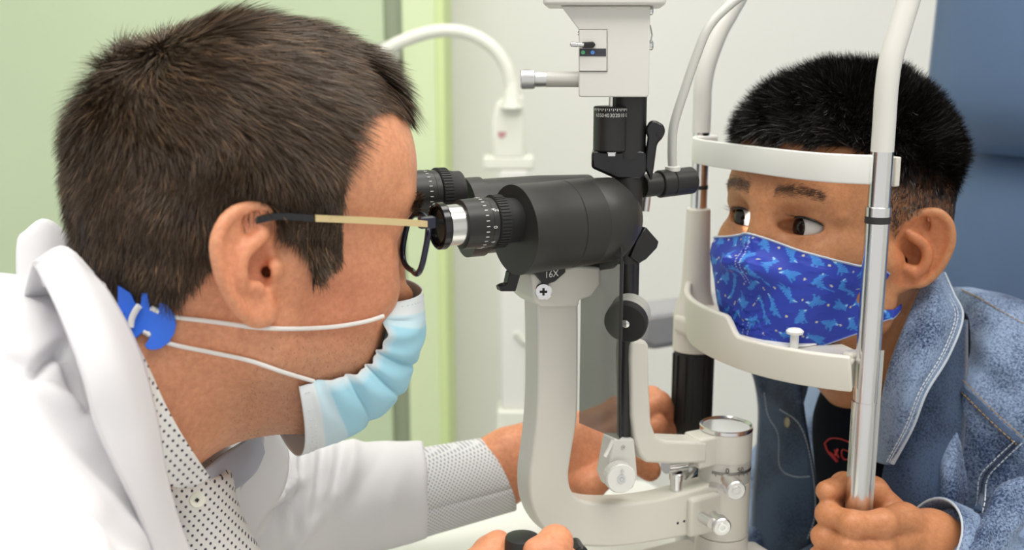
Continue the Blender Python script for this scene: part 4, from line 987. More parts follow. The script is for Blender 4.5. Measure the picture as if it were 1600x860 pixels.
for pts_, nm in (([(204, 512), (206, 498), (213, 484), (218, 478)], 'cord_wrap'), ([(236, 482), (243, 485), (249, 488)], 'cord_wrap'), ([(225, 518), (230, 520), (235, 524)], 'cord_wrap')):
    pp = spline(np.array([(x, y, 0) for x, y in pts_], float), 12)
    MB().tube([at(a, c_, fs(a, c_) - .0042 if pts_[0][0] == 204 else fs(a, c_) - .0015) for a, c_, _ in pp], .0018, 10).build(nm, m_cord, SV)
# back part of the strap round the nape
bk = [at(195, 490, float(fs(195, 490)) - .002)]
MB().tube(spline([bk[0], np.array([bk[0][0] - .022, -.03, bk[0][2] + .012]), np.array([bk[0][0] - .03, 0, bk[0][2] + .016]), np.array([bk[0][0] - .022, .03, bk[0][2] + .012]), np.array([bk[0][0], -bk[0][1], bk[0][2]])], 20), .004, 10, flat=.3).build('strap_back', MATS['blue_plastic'], SV)

# ---- white coat
m_coat = mat('white_cotton', (.75, .74, .765), .85, sheen=.1, bump=(1500, .12, .0004))
CO = SDF((-.80, -.28, -.62), (-.17, .28, -.08), .0026)
CO.cone((-.562, 0, -.190), (-.60, 0, -.215), .066, .095, .03).cone((-.565, 0, -.225), (-.67, 0, -.265), .070, .135, .04).cone((-.67, 0, -.265), (-.82, 0, -.5), .135, .165, .05).cone((-.82, 0, -.5), (-.86, 0, -.75), .165, .18, .05)
for sg in (-1, 1):
    CO.cone((-.565, sg * .04, -.225), (-.585, sg * .165, -.28), .055, .068, .03)
CO.cone((-.585, -.165, -.28), (-.545, -.21, -.45), .068, .056, .04).cone((-.545, -.21, -.45), (-.37, -.15, -.40), .056, .042, .03)
CO.cone((-.545, -.075, -.275), (-.555, -.095, -.42), .045, .075, .03)
CO.cone((-.548, -.045, -.175), (-.562, -.06, -.215), .030, .05, .025).cone((-.548, .045, -.175), (-.562, .06, -.215), .030, .05, .025)
CO.cone((-.50, .06, -.29), (-.46, .14, -.33), .075, .07, .05)
CO.cone((-.53, .15, -.275), (-.40, .185, -.372), .072, .062, .04).cone((-.40, .185, -.372), (-.245, .15, -.368), .060, .041, .03)
CO.plane_cut((-.245, .15, -.368), (1, -.35, 0.02))
v_, q_ = CO.mesh(2)
# keep the neck opening clear
nn_ = vnormals(v_, q_); v_ = v_ + nn_ * (.0016 * noise3(v_, 70, 31) + .0008 * noise3(v_, 160, 32))[:, None]
FOLDS = [([(418, 668), (412, 720), (392, 780)], 6.0, 9), ([(437, 690), (436, 740), (425, 800)], 6.8, 9), ([(458, 695), (455, 750), (446, 830)], 7.5, 9), ([(447, 700), (446, 760), (438, 820)], -6.0, 9), ([(490, 695), (484, 750), (470, 815)], 6.8, 9), ([(474, 700), (470, 760), (458, 830)], -6.0, 9), ([(518, 695), (512, 745), (500, 790)], 6.0, 9), ([(505, 700), (498, 760)], -5.2, 9),
  ([(553, 690), (545, 740), (530, 785)], 6.0, 12), ([(535, 700), (525, 760)], -4.5, 10), ([(600, 700), (575, 745), (550, 785)], -3.8, 14), ([(470, 745), (430, 780), (385, 800)], 6.0, 10), ([(470, 765), (425, 800), (385, 822)], -6.0, 9), ([(450, 800), (420, 830), (395, 860)], -5.2, 9), ([(505, 800), (470, 840), (450, 870)], 5.2, 10), ([(640, 720), (610, 780), (600, 840)], 3.0, 16),
  ([(48, 590), (75, 562), (104, 540)], -10.5, 11), ([(100, 545), (116, 590), (130, 650)], -9.0, 9), ([(46, 596), (95, 628), (150, 670), (200, 735), (235, 800), (262, 870)], 9.0, 16), ([(60, 640), (120, 690), (175, 750), (215, 820)], -4.5, 22), ([(0, 772), (80, 774), (150, 795), (205, 850)], -9.0, 14), ([(0, 800), (70, 808), (130, 835), (165, 870)], 7.5, 18), ([(0, 830), (60, 840), (110, 870)], -6.0, 14), ([(38, 600), (34, 660), (32, 740)], -3.0, 4), ([(140, 640), (185, 690), (225, 755)], -6.0, 10), ([(0, 470), (40, 490), (80, 500)], 4.5, 25), ([(0, 560), (30, 570), (60, 590)], -4.5, 14)]
def relief(v_, q_, folds):
    n_ = vnormals(v_, q_); w_ = wd(v_); x, y = view_px(w_); f_ = ((w_ - np.array([0, 0, CAMZ])) * (n_ @ np.stack([U, V, Z]))).sum(1) < 0; disp = np.zeros(len(v_))
    for pts, amp, wdt in folds:
        P_ = spline(np.array([(a, b_, 0) for a, b_ in pts], float), 24)[:, :2]; m = f_ & (x > P_[:, 0].min() - 4 * wdt) & (x < P_[:, 0].max() + 4 * wdt) & (y > P_[:, 1].min() - 4 * wdt) & (y < P_[:, 1].max() + 4 * wdt)
        idx = np.nonzero(m)[0]; best = np.full(len(idx), 1e9); tp = np.zeros(len(idx))
        for i in range(len(P_) - 1):
            a, b_ = P_[i], P_[i + 1]; ab = b_ - a; L2 = ab @ ab + 1e-9; t = np.clip(((x[idx] - a[0]) * ab[0] + (y[idx] - a[1]) * ab[1]) / L2, 0, 1); d2 = (x[idx] - a[0] - t * ab[0]) ** 2 + (y[idx] - a[1] - t * ab[1]) ** 2
            up_ = d2 < best; best[up_] = d2[up_]; tp[up_] = (i + t[up_]) / (len(P_) - 1)
        disp[idx] += amp * .001 * np.exp(-best / wdt ** 2) * np.clip(np.sin(np.pi * (tp * .9 + .05)), 0, 1) ** .5
    return v_ + n_ * disp[:, None]
v_ = relief(v_, q_, FOLDS)
big_mesh('lab_coat', wd(v_), q_, m_coat, DOC)['label'] = 'white cotton lab coat'
def strip(name, rails, m, parent, n=40, across=14, solid=.0022, label=None):
    R_ = [spline(np.array([at(*p) for p in r]), n) for r in rails]; G_ = np.zeros((n, across, 3))
    for i in range(n): G_[i] = spline(np.array([r[i] for r in R_]), across)
    return MB().grid(G_).build(name, m, parent, smooth=180, solid=solid, label=label)
strip('lapel', [[(140, 425, -.05), (172, 462, -.066), (216, 548, -.071), (243, 650, -.073), (258, 740, -.072), (280, 820, -.068), (305, 880, -.062)],
                [(98, 388, -.055), (140, 470, -.082), (185, 570, -.098), (220, 680, -.098), (240, 760, -.095), (258, 830, -.09), (280, 890, -.085)],
                [(52, 412, -.05), (92, 490, -.09), (128, 585, -.108), (150, 665, -.112), (185, 740, -.112), (215, 800, -.108), (245, 880, -.10)]], m_coat, DOC, label='turned coat lapel beside the neck')
strip('lapel', [[(120, 400, .04), (330, 700, .085), (402, 668, .06), (410, 690, .055), (390, 740, .045), (352, 800, .03), (330, 880, .02)][2:],
                [(425, 664, .065), (430, 692, .06), (410, 745, .05), (368, 805, .035), (352, 880, .022)],
                [(445, 690, .08), (450, 720, .075), (440, 770, .06), (400, 830, .045), (390, 890, .03)]], m_coat, DOC, label='far coat lapel')
LA = [at(140, 425, -.05), at(98, 388, -.055), at(52, 412, -.05)]; G_ = []
for p_, back_, up_ in zip(LA, (.006, .008, .010), (-.026, -.029, -.031)):
    G_.append(spline(np.array([p_ + np.array([.004, -.006, -.012]), p_, p_ + np.array([-back_ * .75, .028, up_]), np.array([p_[0] - back_, 0, p_[2] + up_ * 1.3]), np.array([p_[0] - back_ * .75, -p_[1] - .028, p_[2] + up_]), np.array([p_[0], -p_[1], p_[2]]), np.array([p_[0] + .03, -p_[1] - .01, p_[2] - .05])]), 40))
G_ = np.stack(G_, 1); MB().grid(np.array([spline(r_, 10) for r_ in G_])).build('coat_collar', m_coat, DOC, smooth=180, solid=.0022, label='coat collar behind the neck')
# ---- dotted shirt
def dot_mat(name, basec, dot, s_, r_, rot=.6):
    m = mat(name, basec, .8); nt = m.node_tree; L = nt.links.new; N = nt.nodes.new
    tc = N('ShaderNodeTexCoord'); mp = N('ShaderNodeMapping'); mp.vector_type = 'POINT'; mp.inputs['Rotation'].default_value = (0, 0, -ANG)
    mp2 = N('ShaderNodeMapping'); mp2.inputs['Rotation'].default_value = (0, rot, 0); mp2.inputs['Scale'].default_value = (1 / s_, 1 / s_, 1 / s_)
    fr_ = N('ShaderNodeVectorMath'); fr_.operation = 'FRACTION'; sb = N('ShaderNodeVectorMath'); sb.operation = 'SUBTRACT'; sb.inputs[1].default_value = (.5, .5, .5)
    ml = N('ShaderNodeVectorMath'); ml.operation = 'MULTIPLY'; ml.inputs[1].default_value = (1, 0, 1); ln_ = N('ShaderNodeVectorMath'); ln_.operation = 'LENGTH'
    lt = N('ShaderNodeMath'); lt.operation = 'LESS_THAN'; lt.inputs[1].default_value = r_; mx_ = N('ShaderNodeMix'); mx_.data_type = 'RGBA'
    mx_.inputs['A'].default_value = (*basec, 1); mx_.inputs['B'].default_value = (*dot, 1)
    L(tc.outputs['Object'], mp.inputs[0]); L(mp.outputs[0], mp2.inputs[0]); L(mp2.outputs[0], fr_.inputs[0]); L(fr_.outputs[0], sb.inputs[0]); L(sb.outputs[0], ml.inputs[0]); L(ml.outputs[0], ln_.inputs[0])
    L(ln_.outputs['Value'], lt.inputs[0]); L(lt.outputs[0], mx_.inputs['Factor']); L(mx_.outputs['Result'], nt.nodes['Principled BSDF'].inputs['Base Color']); return m
m_dots = dot_mat('dotted_shirting', (.70, .69, .67), (.03, .03, .05), .0042, .20)
m_dots2 = dot_mat('fine_dot_cuff', (.72, .72, .72), (.30, .31, .36), .0026, .27, .9)
strip('shirt_collar', [[(160, 440, -.050), (172, 468, -.0615), (218, 550, -.0635), (262, 640, -.0665), (300, 705, -.064), (328, 748, -.050)],
                       [(165, 470, -.060), (190, 520, -.068), (232, 600, -.0705), (258, 690, -.068), (278, 745, -.064), (315, 755, -.056)],
                       [(160, 500, -.062), (195, 560, -.070), (230, 640, -.0715), (248, 710, -.070), (262, 757, -.066), (300, 762, -.057)]], m_dots, DOC, label='dotted shirt collar')
SH = SDF((-.62, -.12, -.5), (-.38, .12, -.2), .003)
SH.cone((-.478, .0, -.272), (-.475, .008, -.36), .040, .054, .03).cone((-.475, 0, -.36), (-.54, .0, -.5), .056, .07, .03)
SH.ell((-.452, 0, -.215), (.055, .052, .045), .004, cut=True)
v_, q_ = SH.mesh(2); big_mesh('shirt', wd(v_), q_, m_dots, DOC)['label'] = 'white shirt with black dots'
strip('shirt_collar', [[(318, 735, -.03), (345, 712, .0), (382, 688, .035), (402, 672, .05)], [(330, 760, -.028), (362, 745, .0), (392, 715, .03), (408, 690, .05)], [(345, 778, -.022), (372, 762, .0), (398, 738, .03), (412, 708, .048)]], mat('blue_grey_lining', (.42, .44, .52), .8), DOC)
bp = at(308, 782, -.052)
k = MB().lathe(bp, lc(np.array([0, 0, CAMZ]) + ORI * 0)[0] - bp + np.array([.1, 0, 0]), [(-.001, .0046), (.0006, .0048), (.0012, .0042), (.0009, .003), (.0009, .0005)], 28).build('button', mat('button_pearl', (.72, .72, .62), .3), DOC)
dn = unit(lc(np.array([0, 0, CAMZ]) + ORI * 0)[0] - bp)
MB().box(bp + dn * .0013, (.0012, .0004, .0005)).box(bp + dn * .0013, (.0005, .0004, .0012)).build('thread', m_ink, k)
# cuff of the far sleeve
ca, cb_ = at(625, 777, .151), at(776, 742, .145)
d_ = unit(cb_ - ca)
n = 40; G_ = np.zeros((14, n + 1, 3)); a1 = unit(np.cross(d_, Z)); b1 = np.cross(a1, d_)
for i in range(14):
    s_ = i / 13; c0 = ca * (1 - s_) + cb_ * s_; r_ = .0375 * (1 - s_) + .0335 * s_
    for j in range(n + 1):
        th = 2 * math.pi * j / n; o_ = a1 * math.cos(th) * r_ + b1 * math.sin(th) * r_ * 1.0
        G_[i, j] = c0 + o_ + d_ * (-.30 * (o_ @ b1) * s_)
MB().grid(G_).build('shirt_cuff', m_dots2, DOC, smooth=180, solid=.002, label='white patterned shirt cuff')

# ---- hands (one surface each, joined to the body mesh)
def hand_mesh(fld_, cfn):
    v_, q_ = fld_.mesh(2); return v_, q_, cfn(v_)
def skin_cols(v_, base_, f=120):
    return np.tile(base_, (len(v_), 1)) * (1 + .07 * noise3(v_, f, 3)[:, None] + .05 * noise3(v_, 300, 4)[:, None])
def finger(fl_, pts, r0, r1, k=.004):
    P_ = np.array(pts, float); rs = np.linspace(r0, r1, len(P_)); fl_.chain(P_, rs, k)
    for i in range(1, len(P_) - 1): fl_.ell(P_[i], (rs[i] * 1.08,) * 3, .004)
base_h = base * np.array([1.0, .92, .88])
# far (left) hand behind the microscope arm
FH = SDF((-.26, .03, -.46), (.02, .21, -.25), .0016)
wr = at(772, 742, .145)
FH.cone(at(640, 775, .152), wr, .030, .027, .01)
kn = {'i': at(905, 668, .115), 'm': at(930, 690, .105), 'r': at(935, 715, .10), 'p': at(925, 740, .10)}
palm = at(850, 715, .130)
FH.cone(wr, palm, .027, .024, .02)
for kk in kn.values(): FH.cone(palm, kk, .020, .0125, .015)
FH.cone(at(800, 705, .14), at(880, 680, .12), .02, .014, .02)
finger(FH, [kn['i'], at(965, 640, .115), at(1018, 622, .122), at(1042, 640, .128)], .0115, .0085)
finger(FH, [kn['m'], at(985, 655, .105), at(1030, 630, .110), at(1048, 650, .118)], .0115, .0085)
finger(FH, [kn['r'], at(980, 690, .095), at(1025, 665, .100), at(1045, 672, .11)], .011, .008)
finger(FH, [kn['p'], at(965, 725, .09), at(1003, 700, .09), at(1020, 695, .10)], .0105, .008)
finger(FH, [at(870, 750, .12), at(920, 760, .085), at(985, 715, .075), at(1015, 735, .07)], .0135, .0100)
v_, q_, c_ = hand_mesh(FH, lambda v_: skin_cols(v_, base_h)); body_v.append(v_); body_q.append(q_); body_c.append(c_)
# near (right) hand on the joystick
NH = SDF((-.40, -.20, -.46), (-.20, -.03, -.24), .0016)
jt = at(813, 843, -.105)
NH.cone((-.37, -.15, -.40), (-.32, -.135, -.375), .030, .028, .01)
NH.cone((-.32, -.135, -.375), (-.285, -.12, -.355), .028, .024, .02)
finger(NH, [(-.285, -.125, -.345), at(862, 868, -.125), at(868, 848, -.118), at(838, 862, -.124)], .0115, .0085)
finger(NH, [(-.28, -.115, -.35), at(880, 900, -.115), at(880, 880, -.108), at(845, 895, -.11)], .0115, .0085)
finger(NH, [(-.285, -.11, -.36), at(885, 930, -.105), at(875, 920, -.098), at(845, 925, -.10)], .011, .0085)
finger(NH, [(-.31, -.12, -.36), at(745, 890, -.105), at(765, 865, -.10), at(778, 848, -.098)], .0125, .0080)
v_, q_, c_ = hand_mesh(NH, lambda v_: skin_cols(v_, base_h)); body_v.append(v_); body_q.append(q_); body_c.append(c_)
J = at(816, 858, -.108)
MB().lathe((J[0], J[1], TZ + .02), (0, 0, 1), [(0, .012), (.02, .0075), (J[2] - TZ - .05, .0075), (J[2] - TZ - .03, .0125), (J[2] - TZ - .018, .0125), (J[2] - TZ - .012, .0105), (J[2] - TZ - .0105, .006)], 32).build('joystick', m_black, S, label='black joystick under the doctor\'s hand')
MB().box((J[0] + .05, J[1] + .045, TZ + .012), (.075, .05, .012)).build('joystick_base', m_enamel, S, bevel=.004)
def join(vs, qs, cs_):
    o = 0; Q_ = []
    for v_, q_ in zip(vs, qs): Q_.append(q_ + o); o += len(v_)
    return np.concatenate(vs), np.concatenate(Q_), np.concatenate(cs_)
v_, q_, c_ = join(body_v, body_q, body_c)
big_mesh('body', wd(v_), q_, m_skin_d, DOC, cols=c_)
# ------------------------------------------------------------------ the boy
BOY = thing('person', (.30, 0, -CAMZ), 'boy in denim jacket with chin on the rest gripping the chrome post', 'person')
hb = Head((.061, 0, -.159), math.radians(-9), math.radians(12), .970, -1)
ear_boy = ([(1410, 352), (1420, 343), (1435, 336), (1452, 332), (1468, 334), (1480, 345), (1486, 362), (1485, 383), (1477, 403), (1466, 421), (1450, 437), (1431, 446), (1414, 449), (1399, 447), (1390, 438)],
           [(1428, 432), (1444, 416), (1449, 398), (1444, 383), (1433, 374), (1420, 366)], (1427, 395), (1411, 408), (1405, 408), (1421, 421), (1404, 440))
neck_boy = (((-.015, 0, -.03), .050), ((-.075, 0, -.090), .046), ((-.165, 0, -.150), .056))
fld = head_field(hb, dict(nose=.12, chin=.014, cheek=.9, jz=.62, fore=.005, sz=.055, skull=(.096, .077, .091), eyes=1.34, slant=5, open=.0066, rim=1.0, conchar=(.0105, .0065, .0135)), .0014, neck_boy, ear_boy, lambda x: -.064 - (x - 1395) / 2000 * .62, 1)
vcb, Qb = fld.mesh(2); ncb = vnormals(vcb, Qb); vlb = hb.to(vcb); nlb = ncb @ hb.M.T
mir = vcb.copy(); mir[:, 1] = np.abs(mir[:, 1]); bx_, by_ = view_px(wd(hb.to(mir)))
zc_ = vcb[:, 2]; xc_ = vcb[:, 0]
HAIR_B = [(1090, 262), (1150, 268), (1200, 266), (1260, 262), (1320, 268), (1352, 285), (1362, 320), (1384, 340), (1396, 372), (1408, 366), (1412, 348), (1425, 340), (1450, 331), (1478, 340), (1490, 365), (1486, 400), (1480, 440), (1700, 450), (1700, -200), (900, -200), (900, 262)]
EAR_B = ear_boy[0] + [(1394, 420), (1398, 380)]
hm = in_poly(bx_, by_, HAIR_B) & ~in_poly(bx_, by_, EAR_B) & (np.abs(vcb[:, 1]) < .083)
back = (xc_ < -.03) & (zc_ > -.035); hm |= back & (np.abs(vcb[:, 1]) < .083)
hm &= ~((xc_ > .05) & (zc_ < .078)) & (zc_ > -.022)
fade = sstep(.045, .095, zc_ - .12 * np.maximum(0, -xc_ - .03))                # 0 = clipped short, 1 = long on top
bb = np.array([.52, .238, .108]); colb = np.tile(bb, (len(vcb), 1)); n1 = noise3(vcb, 60, 1)[:, None]; n2 = noise3(vcb, 230, 2)[:, None]
colb *= 1 + .06 * n1 + .035 * n2
earb = in_poly(bx_, by_, EAR_B)[:, None]; colb = np.where(earb, colb * np.array([1.10, .92, .88]), colb)
for y in (-1, 1):                                                        # darker lids
    r_ = np.exp(-(((xc_ - .085) ** 2 + (vcb[:, 1] - y * .031) ** 2 + (zc_ - .014) ** 2) / .00018))[:, None]; colb *= 1 - r_ * np.array([.22, .26, .22])
    r_ = np.exp(-(((vcb[:, 1] - y * .0195) ** 2 + (zc_ - .0125) ** 2) / .000012))[:, None] * (xc_ > .06)[:, None]; colb = colb * (1 - r_ * .7) + np.array([.42, .10, .09]) * r_ * .7
HB = np.array([.0115, .0100, .0095])
cov = np.where(hm, .12 + .38 * sstep(-.015, .055, zc_) + .5 * fade, 0)[:, None]; 
for _ in range(4): cov = lap(cov, Qb)
colb = colb * (1 - cov) + HB * 1.5 * cov
m_skin_b = skin_mat('tan_skin', .14)
m_hair_b = attr_color(mat('black_hair', (.01, .01, .01), .33, spec=.5))
def hair_boy():
    roots, qi = scatter(vlb, Qb, hm, 95000, 13); nn = nlb[qi]; pc = hb.inv(roots)
    f_ = sstep(.050, .095, pc[:, 2] - .12 * np.maximum(0, -pc[:, 0] - .03))
    kp = np.random.default_rng(77).random(len(pc)) < .25 + .75 * f_; roots, nn, pc, f_ = roots[kp], nn[kp], pc[kp], f_[kp]
    top = sstep(.05, .09, pc[:, 2])
    fl = np.tile(np.array([.9, 0, -.25]), (len(pc), 1)) * top[:, None] + np.tile(np.array([.25, 0, -1.]), (len(pc), 1)) * (1 - top)[:, None]
    fl[:, 1] += np.sign(pc[:, 1]) * .25 * top
    fr_ = sstep(.06, .09, pc[:, 0]); fl = fl * (1 - fr_)[:, None] + np.array([.8, 0, -.7]) * fr_[:, None]
    fl = fl @ hb.M.T; fl += np.stack([noise3(roots, 200, s_) for s_ in (14, 15, 16)], 1) * .45
    ln = .0014 + .0024 * sstep(-.01, .04, pc[:, 2]) + .0215 * f_ * (1 - .12 * fr_)
    lift = .32 + .62 * f_ * (1 - .2 * fr_) + .18 * noise3(roots, 150, 19)
    c = HB * np.exp(np.random.default_rng(5).normal(size=(len(roots), 1)) * .45); c = np.where(np.random.default_rng(6).random((len(roots), 1)) < .20 * f_[:, None] ** 2, c * 6.0, c)  # much lighter strands on top paint highlights into the black hair
    return strands('hair', roots, nn, fl, ln, lift, m_hair_b, BOY, width=.00048, curl=.8, rad=.08, cols=c, jit=.25, label='short black hair with clipped sides', wave=.04)
hair_boy()
hb._vc = vcb; fr = (vcb[:, 0] > .055) & (vcb[:, 2] > .02) & (vcb[:, 2] < .06) & (ncb[:, 0] > .1); hb._front = vcb[fr]; hb._frontn = nlb[fr]
for y in (-1, 1): brow(hb, m_hair_b, BOY, np.array([.11, .060, .036]), y, 420, z0=.0375, L=.0055, width=.00024)
gz_ = hb.inv(np.array([[-.42, -.03, -.11]]))[0]
for y in (-1, 1): eyeball(hb, y, BOY, unit(gz_ - np.array([.0717, y * .031, .014])) * np.array([1, .0, 1]) + np.array([0, -.30, .03]), r=.0163, ir=31, es=1.34)
# lashes along the upper lids
for y in (-1, 1):
    n = 70; r = np.random.default_rng(8); x = np.linspace(-1, 1, n); e = np.array([.0765 - .34 * .0142, y * .031, .014]); roots = []; fl = []
    for a in x:
        yy = a * .0172; zz = .0066 * math.sqrt(max(0, 1 - a * a)) + .0002; xx = math.sqrt(max(1e-6, .0188 ** 2 - yy ** 2 - zz ** 2)); roots.append(e + np.array([xx, y * yy, zz])); fl.append([.8, y * a * .8, .35])
    roots = hb.to(np.array(roots)); fl = np.array(fl) @ hb.M.T; nn = np.tile(np.array([.25, 0, .9]), (n, 1)) @ hb.M.T
    strands('eyelashes', roots, nn, fl, np.full(n, .0085), np.full(n, .25), m_hair_b, BOY, width=.00032, curl=-.6, rad=.02, cols=np.tile(HB, (n, 1)), jit=.12)
    MB().tube([hb.to(e + np.array([math.sqrt(max(1e-6, .0189 ** 2 - (a * .0178) ** 2 - (.0060 ** 2))), y * a * .0178, .0068 * math.sqrt(max(0, 1 - a * a)) - .0002]))[0] for a in np.linspace(-.98, .98, 24)], .0010, 6).build('lid_line', m_hair_b, BOY)
boy_v = [vlb]; boy_q = [Qb]; boy_c = [colb]
so.rotation_euler = Vector(hb.w(np.array([[.092, -.020, .010]]))[0] - src).to_track_quat('-Z', 'Y').to_euler()
# ------------------------------------------------------------------ printed cloth mask
BM = thing('cloth_mask', at(1220, 450, -.03), 'blue cloth mask printed with dinosaurs on the boy', 'face mask')
def bmp(px, py, v_): return at(px, py, v_)
# the cloth follows the face: radius of the face seen from an upright axis inside the head, smoothed, plus a gap
def face_pt(px, py):                       # canonical point of the near face under a line of sight
    x, y = view_px(wd(vlb)); f_ = ((wd(vlb) - np.array([0, 0, CAMZ])) * (nlb @ np.stack([U, V, Z]))).sum(1) < 0
    d2 = (x - px) ** 2 + (y - py) ** 2 + np.where(f_, 0, 1e6); k = np.argsort(d2)[:6]; return vcb[k].mean(0)
AX0 = .018
def phi_z(q): return math.atan2(abs(q[1]), q[0] - AX0), q[2]
tp_ = [phi_z(face_pt(x, y)) for x, y in ((1205, 378), (1250, 392), (1300, 405), (1345, 417), (1385, 428))]
bt_ = [phi_z(face_pt(x, y)) for x, y in ((1345, 516), (1372, 502), (1400, 484), (1425, 470))]
tp_ = sorted([(0, .002)] + tp_ + [(2.0, tp_[-1][1] - .004)]); bt_ = sorted([(0, -.098), (.5, -.094), (.9, -.076)] + bt_ + [(2.0, bt_[-1][1] + .012)])
NT, NSs = 200, 340
LT, LS, PHM = 70, 110, math.radians(112)
ph_ = np.linspace(PHM, -PHM, LS); zt_b = np.interp(np.abs(ph_), [a for a, _ in tp_], [b for _, b in tp_]); zb_b = np.interp(np.abs(ph_), [a for a, _ in bt_], [b for _, b in bt_])
for _ in range(3): zt_b[1:-1] = (zt_b[:-2] + zt_b[1:-1] + zt_b[2:]) / 3; zb_b[1:-1] = (zb_b[:-2] + zb_b[1:-1] + zb_b[2:]) / 3
tt_ = np.linspace(0, 1, LT)[:, None]; ZZ = zt_b[None] * (1 - tt_) + zb_b[None] * tt_
rr = np.linspace(.004, .12, 140); RAD = np.zeros((LT, LS))
for j in range(LS):
    X_ = AX0 + rr[None] * math.cos(ph_[j]) + 0 * ZZ[:, j:j + 1]; Yy = rr[None] * math.sin(ph_[j]) + 0 * ZZ[:, j:j + 1]; Z_ = ZZ[:, j:j + 1] + 0 * rr[None]
    ix = np.clip(((np.stack([X_, Yy, Z_], -1) - fld.lo) / fld.h).astype(int), 0, fld.n - 1); Fv = fld.F[ix[..., 0], ix[..., 1], ix[..., 2]]
    lim = .075 if abs(ph_[j]) > 1.2 else .12
    ins_ = (Fv < 0) & (rr[None] < lim); RAD[:, j] = np.where(ins_.any(1), rr[(ins_ * np.arange(len(rr))).argmax(1)], .03)
body_r = RAD.copy()
for _ in range(60): RAD[1:-1] = np.maximum(RAD[1:-1], (RAD[:-2] + RAD[2:]) / 2 - .0004)      # span hollows, keep bumps
for _ in range(40):
    Rp = np.pad(RAD, 1, mode='edge'); RAD = np.maximum(body_r, (Rp[:-2, 1:-1] + Rp[2:, 1:-1] + Rp[1:-1, :-2] + Rp[1:-1, 2:]) / 4)
front_ = np.exp(-(ph_ / .75) ** 2)[None] * np.sin(np.pi * np.clip(tt_ * 1.05, 0, 1)) ** .6
RAD = RAD + .0020 + .0015 * front_
for _ in range(3):
    Rp = np.pad(RAD, 1, mode='edge'); RAD = (Rp[:-2, 1:-1] + Rp[2:, 1:-1] + Rp[1:-1, :-2] + Rp[1:-1, 2:] + 2 * RAD) / 6
RAD = np.maximum(RAD, body_r + .0022 + .003 * np.exp(-(ph_ / .35) ** 2)[None])
low = np.stack([AX0 + RAD * np.cos(ph_)[None], RAD * np.sin(ph_)[None], ZZ], -1)
def upsample(Gd, n, m):
    o = np.zeros((n, Gd.shape[1], 3)); 
    for j in range(Gd.shape[1]): o[:, j] = spline(Gd[:, j], n)
    o2 = np.zeros((n, m, 3))
    for i in range(n): o2[i] = spline(o[i], m)
    return o2
PM = hb.to(upsample(low, NT, NSs).reshape(-1, 3)).reshape(NT, NSs, 3)
# print: little dinosaurs and dots, drawn in the cloth's own coordinates (millimetres)
lenS = np.zeros((NT, NSs)); lenS[:, 1:] = np.cumsum(np.linalg.norm(np.diff(PM, axis=1), axis=2), 1); lenS -= lenS[:, NSs // 2:NSs // 2 + 1]
lenT = np.zeros((NT, NSs)); lenT[1:] = np.cumsum(np.linalg.norm(np.diff(PM, axis=0), axis=2), 0)
A_, B_ = lenS * 1000, lenT * 1000
DINO = np.array([(-9, -2), (-6, -3.2), (-3, -3.4), (-2.4, -6.4), (-.6, -6.6), (-.8, -4), (1.2, -4), (1.4, -6.6), (3.2, -6.6), (3.2, -3), (4.0, -.6), (4.6, 1.6), (7.6, 1.8), (8.6, 3.2), (8, 5), (5.6, 6.2), (3.2, 5.6), (2, 3.4), (.4, 2.2), (-2, 1.2), (-5, -.6)]) * .82
BELLY = np.array([(3.4, -2), (4.2, .0), (5, 1.8), (7.4, 2.0), (7, 3), (4.6, 2.8), (3.4, .6)]) * .82
cols_m = np.tile(np.array([.026, .052, .40]), (NT, NSs, 1)).reshape(NT, NSs, 3)
gr = np.random.default_rng(4); light = np.array([.045, .215, .62]); pale = np.array([.42, .66, .86]); yel = np.array([.62, .60, .40])
k = 0
for r_i, by0 in enumerate(np.arange(4, 120, 15.5)):
    for bx0 in np.arange(-160, 160, 20.5):
        ox = bx0 + (10.2 if r_i % 2 else 0) + gr.uniform(-1, 1); oy = by0 + gr.uniform(-1, 1); an = gr.choice([-.5, .15, .7, 2.6, 3.4]) + gr.uniform(-.2, .2); fx = gr.choice([-1, 1])
        m = (np.abs(A_ - ox) < 12) & (np.abs(B_ - oy) < 12)
        if m.any():
            x, y = (A_[m] - ox), -(B_[m] - oy); c, s = math.cos(an), math.sin(an); x, y = fx * (x * c + y * s), -x * s + y * c
            ii = in_poly(x, y, DINO); cc = cols_m[m]; cc[ii] = light * (1 + .05 * np.sin(x[ii] * .8))[:, None]; cc[in_poly(x, y, BELLY)] = light * 1.25; cc[((x - 6.3) ** 2 + ((y - 3.0) / .35) ** 2 < 2.2)] = pale; 
            for q in range(6):                                     # back spikes
                sx, sy = DINO[-1 - q if q else -1] if False else (np.linspace(-5, 3, 6)[q], np.interp(np.linspace(-5, 3, 6)[q], [-5, -2, .4, 2, 3.2], [-.4, 1.6, 2.6, 3.8, 5.6]))
                cc[(x - sx) ** 2 + (y - sy) ** 2 < .45] = light * 1.15
            cols_m[m] = cc
        dx, dy = ox + 10.2, oy + gr.uniform(-2, 2)
        m = (A_ - dx) ** 2 + (B_ - dy) ** 2 < .8; cols_m[m] = yel
ed = (lenT < .0011) | (lenT > lenT[-1:] - .0011); cols_m[ed] = np.array([.30, .36, .55])
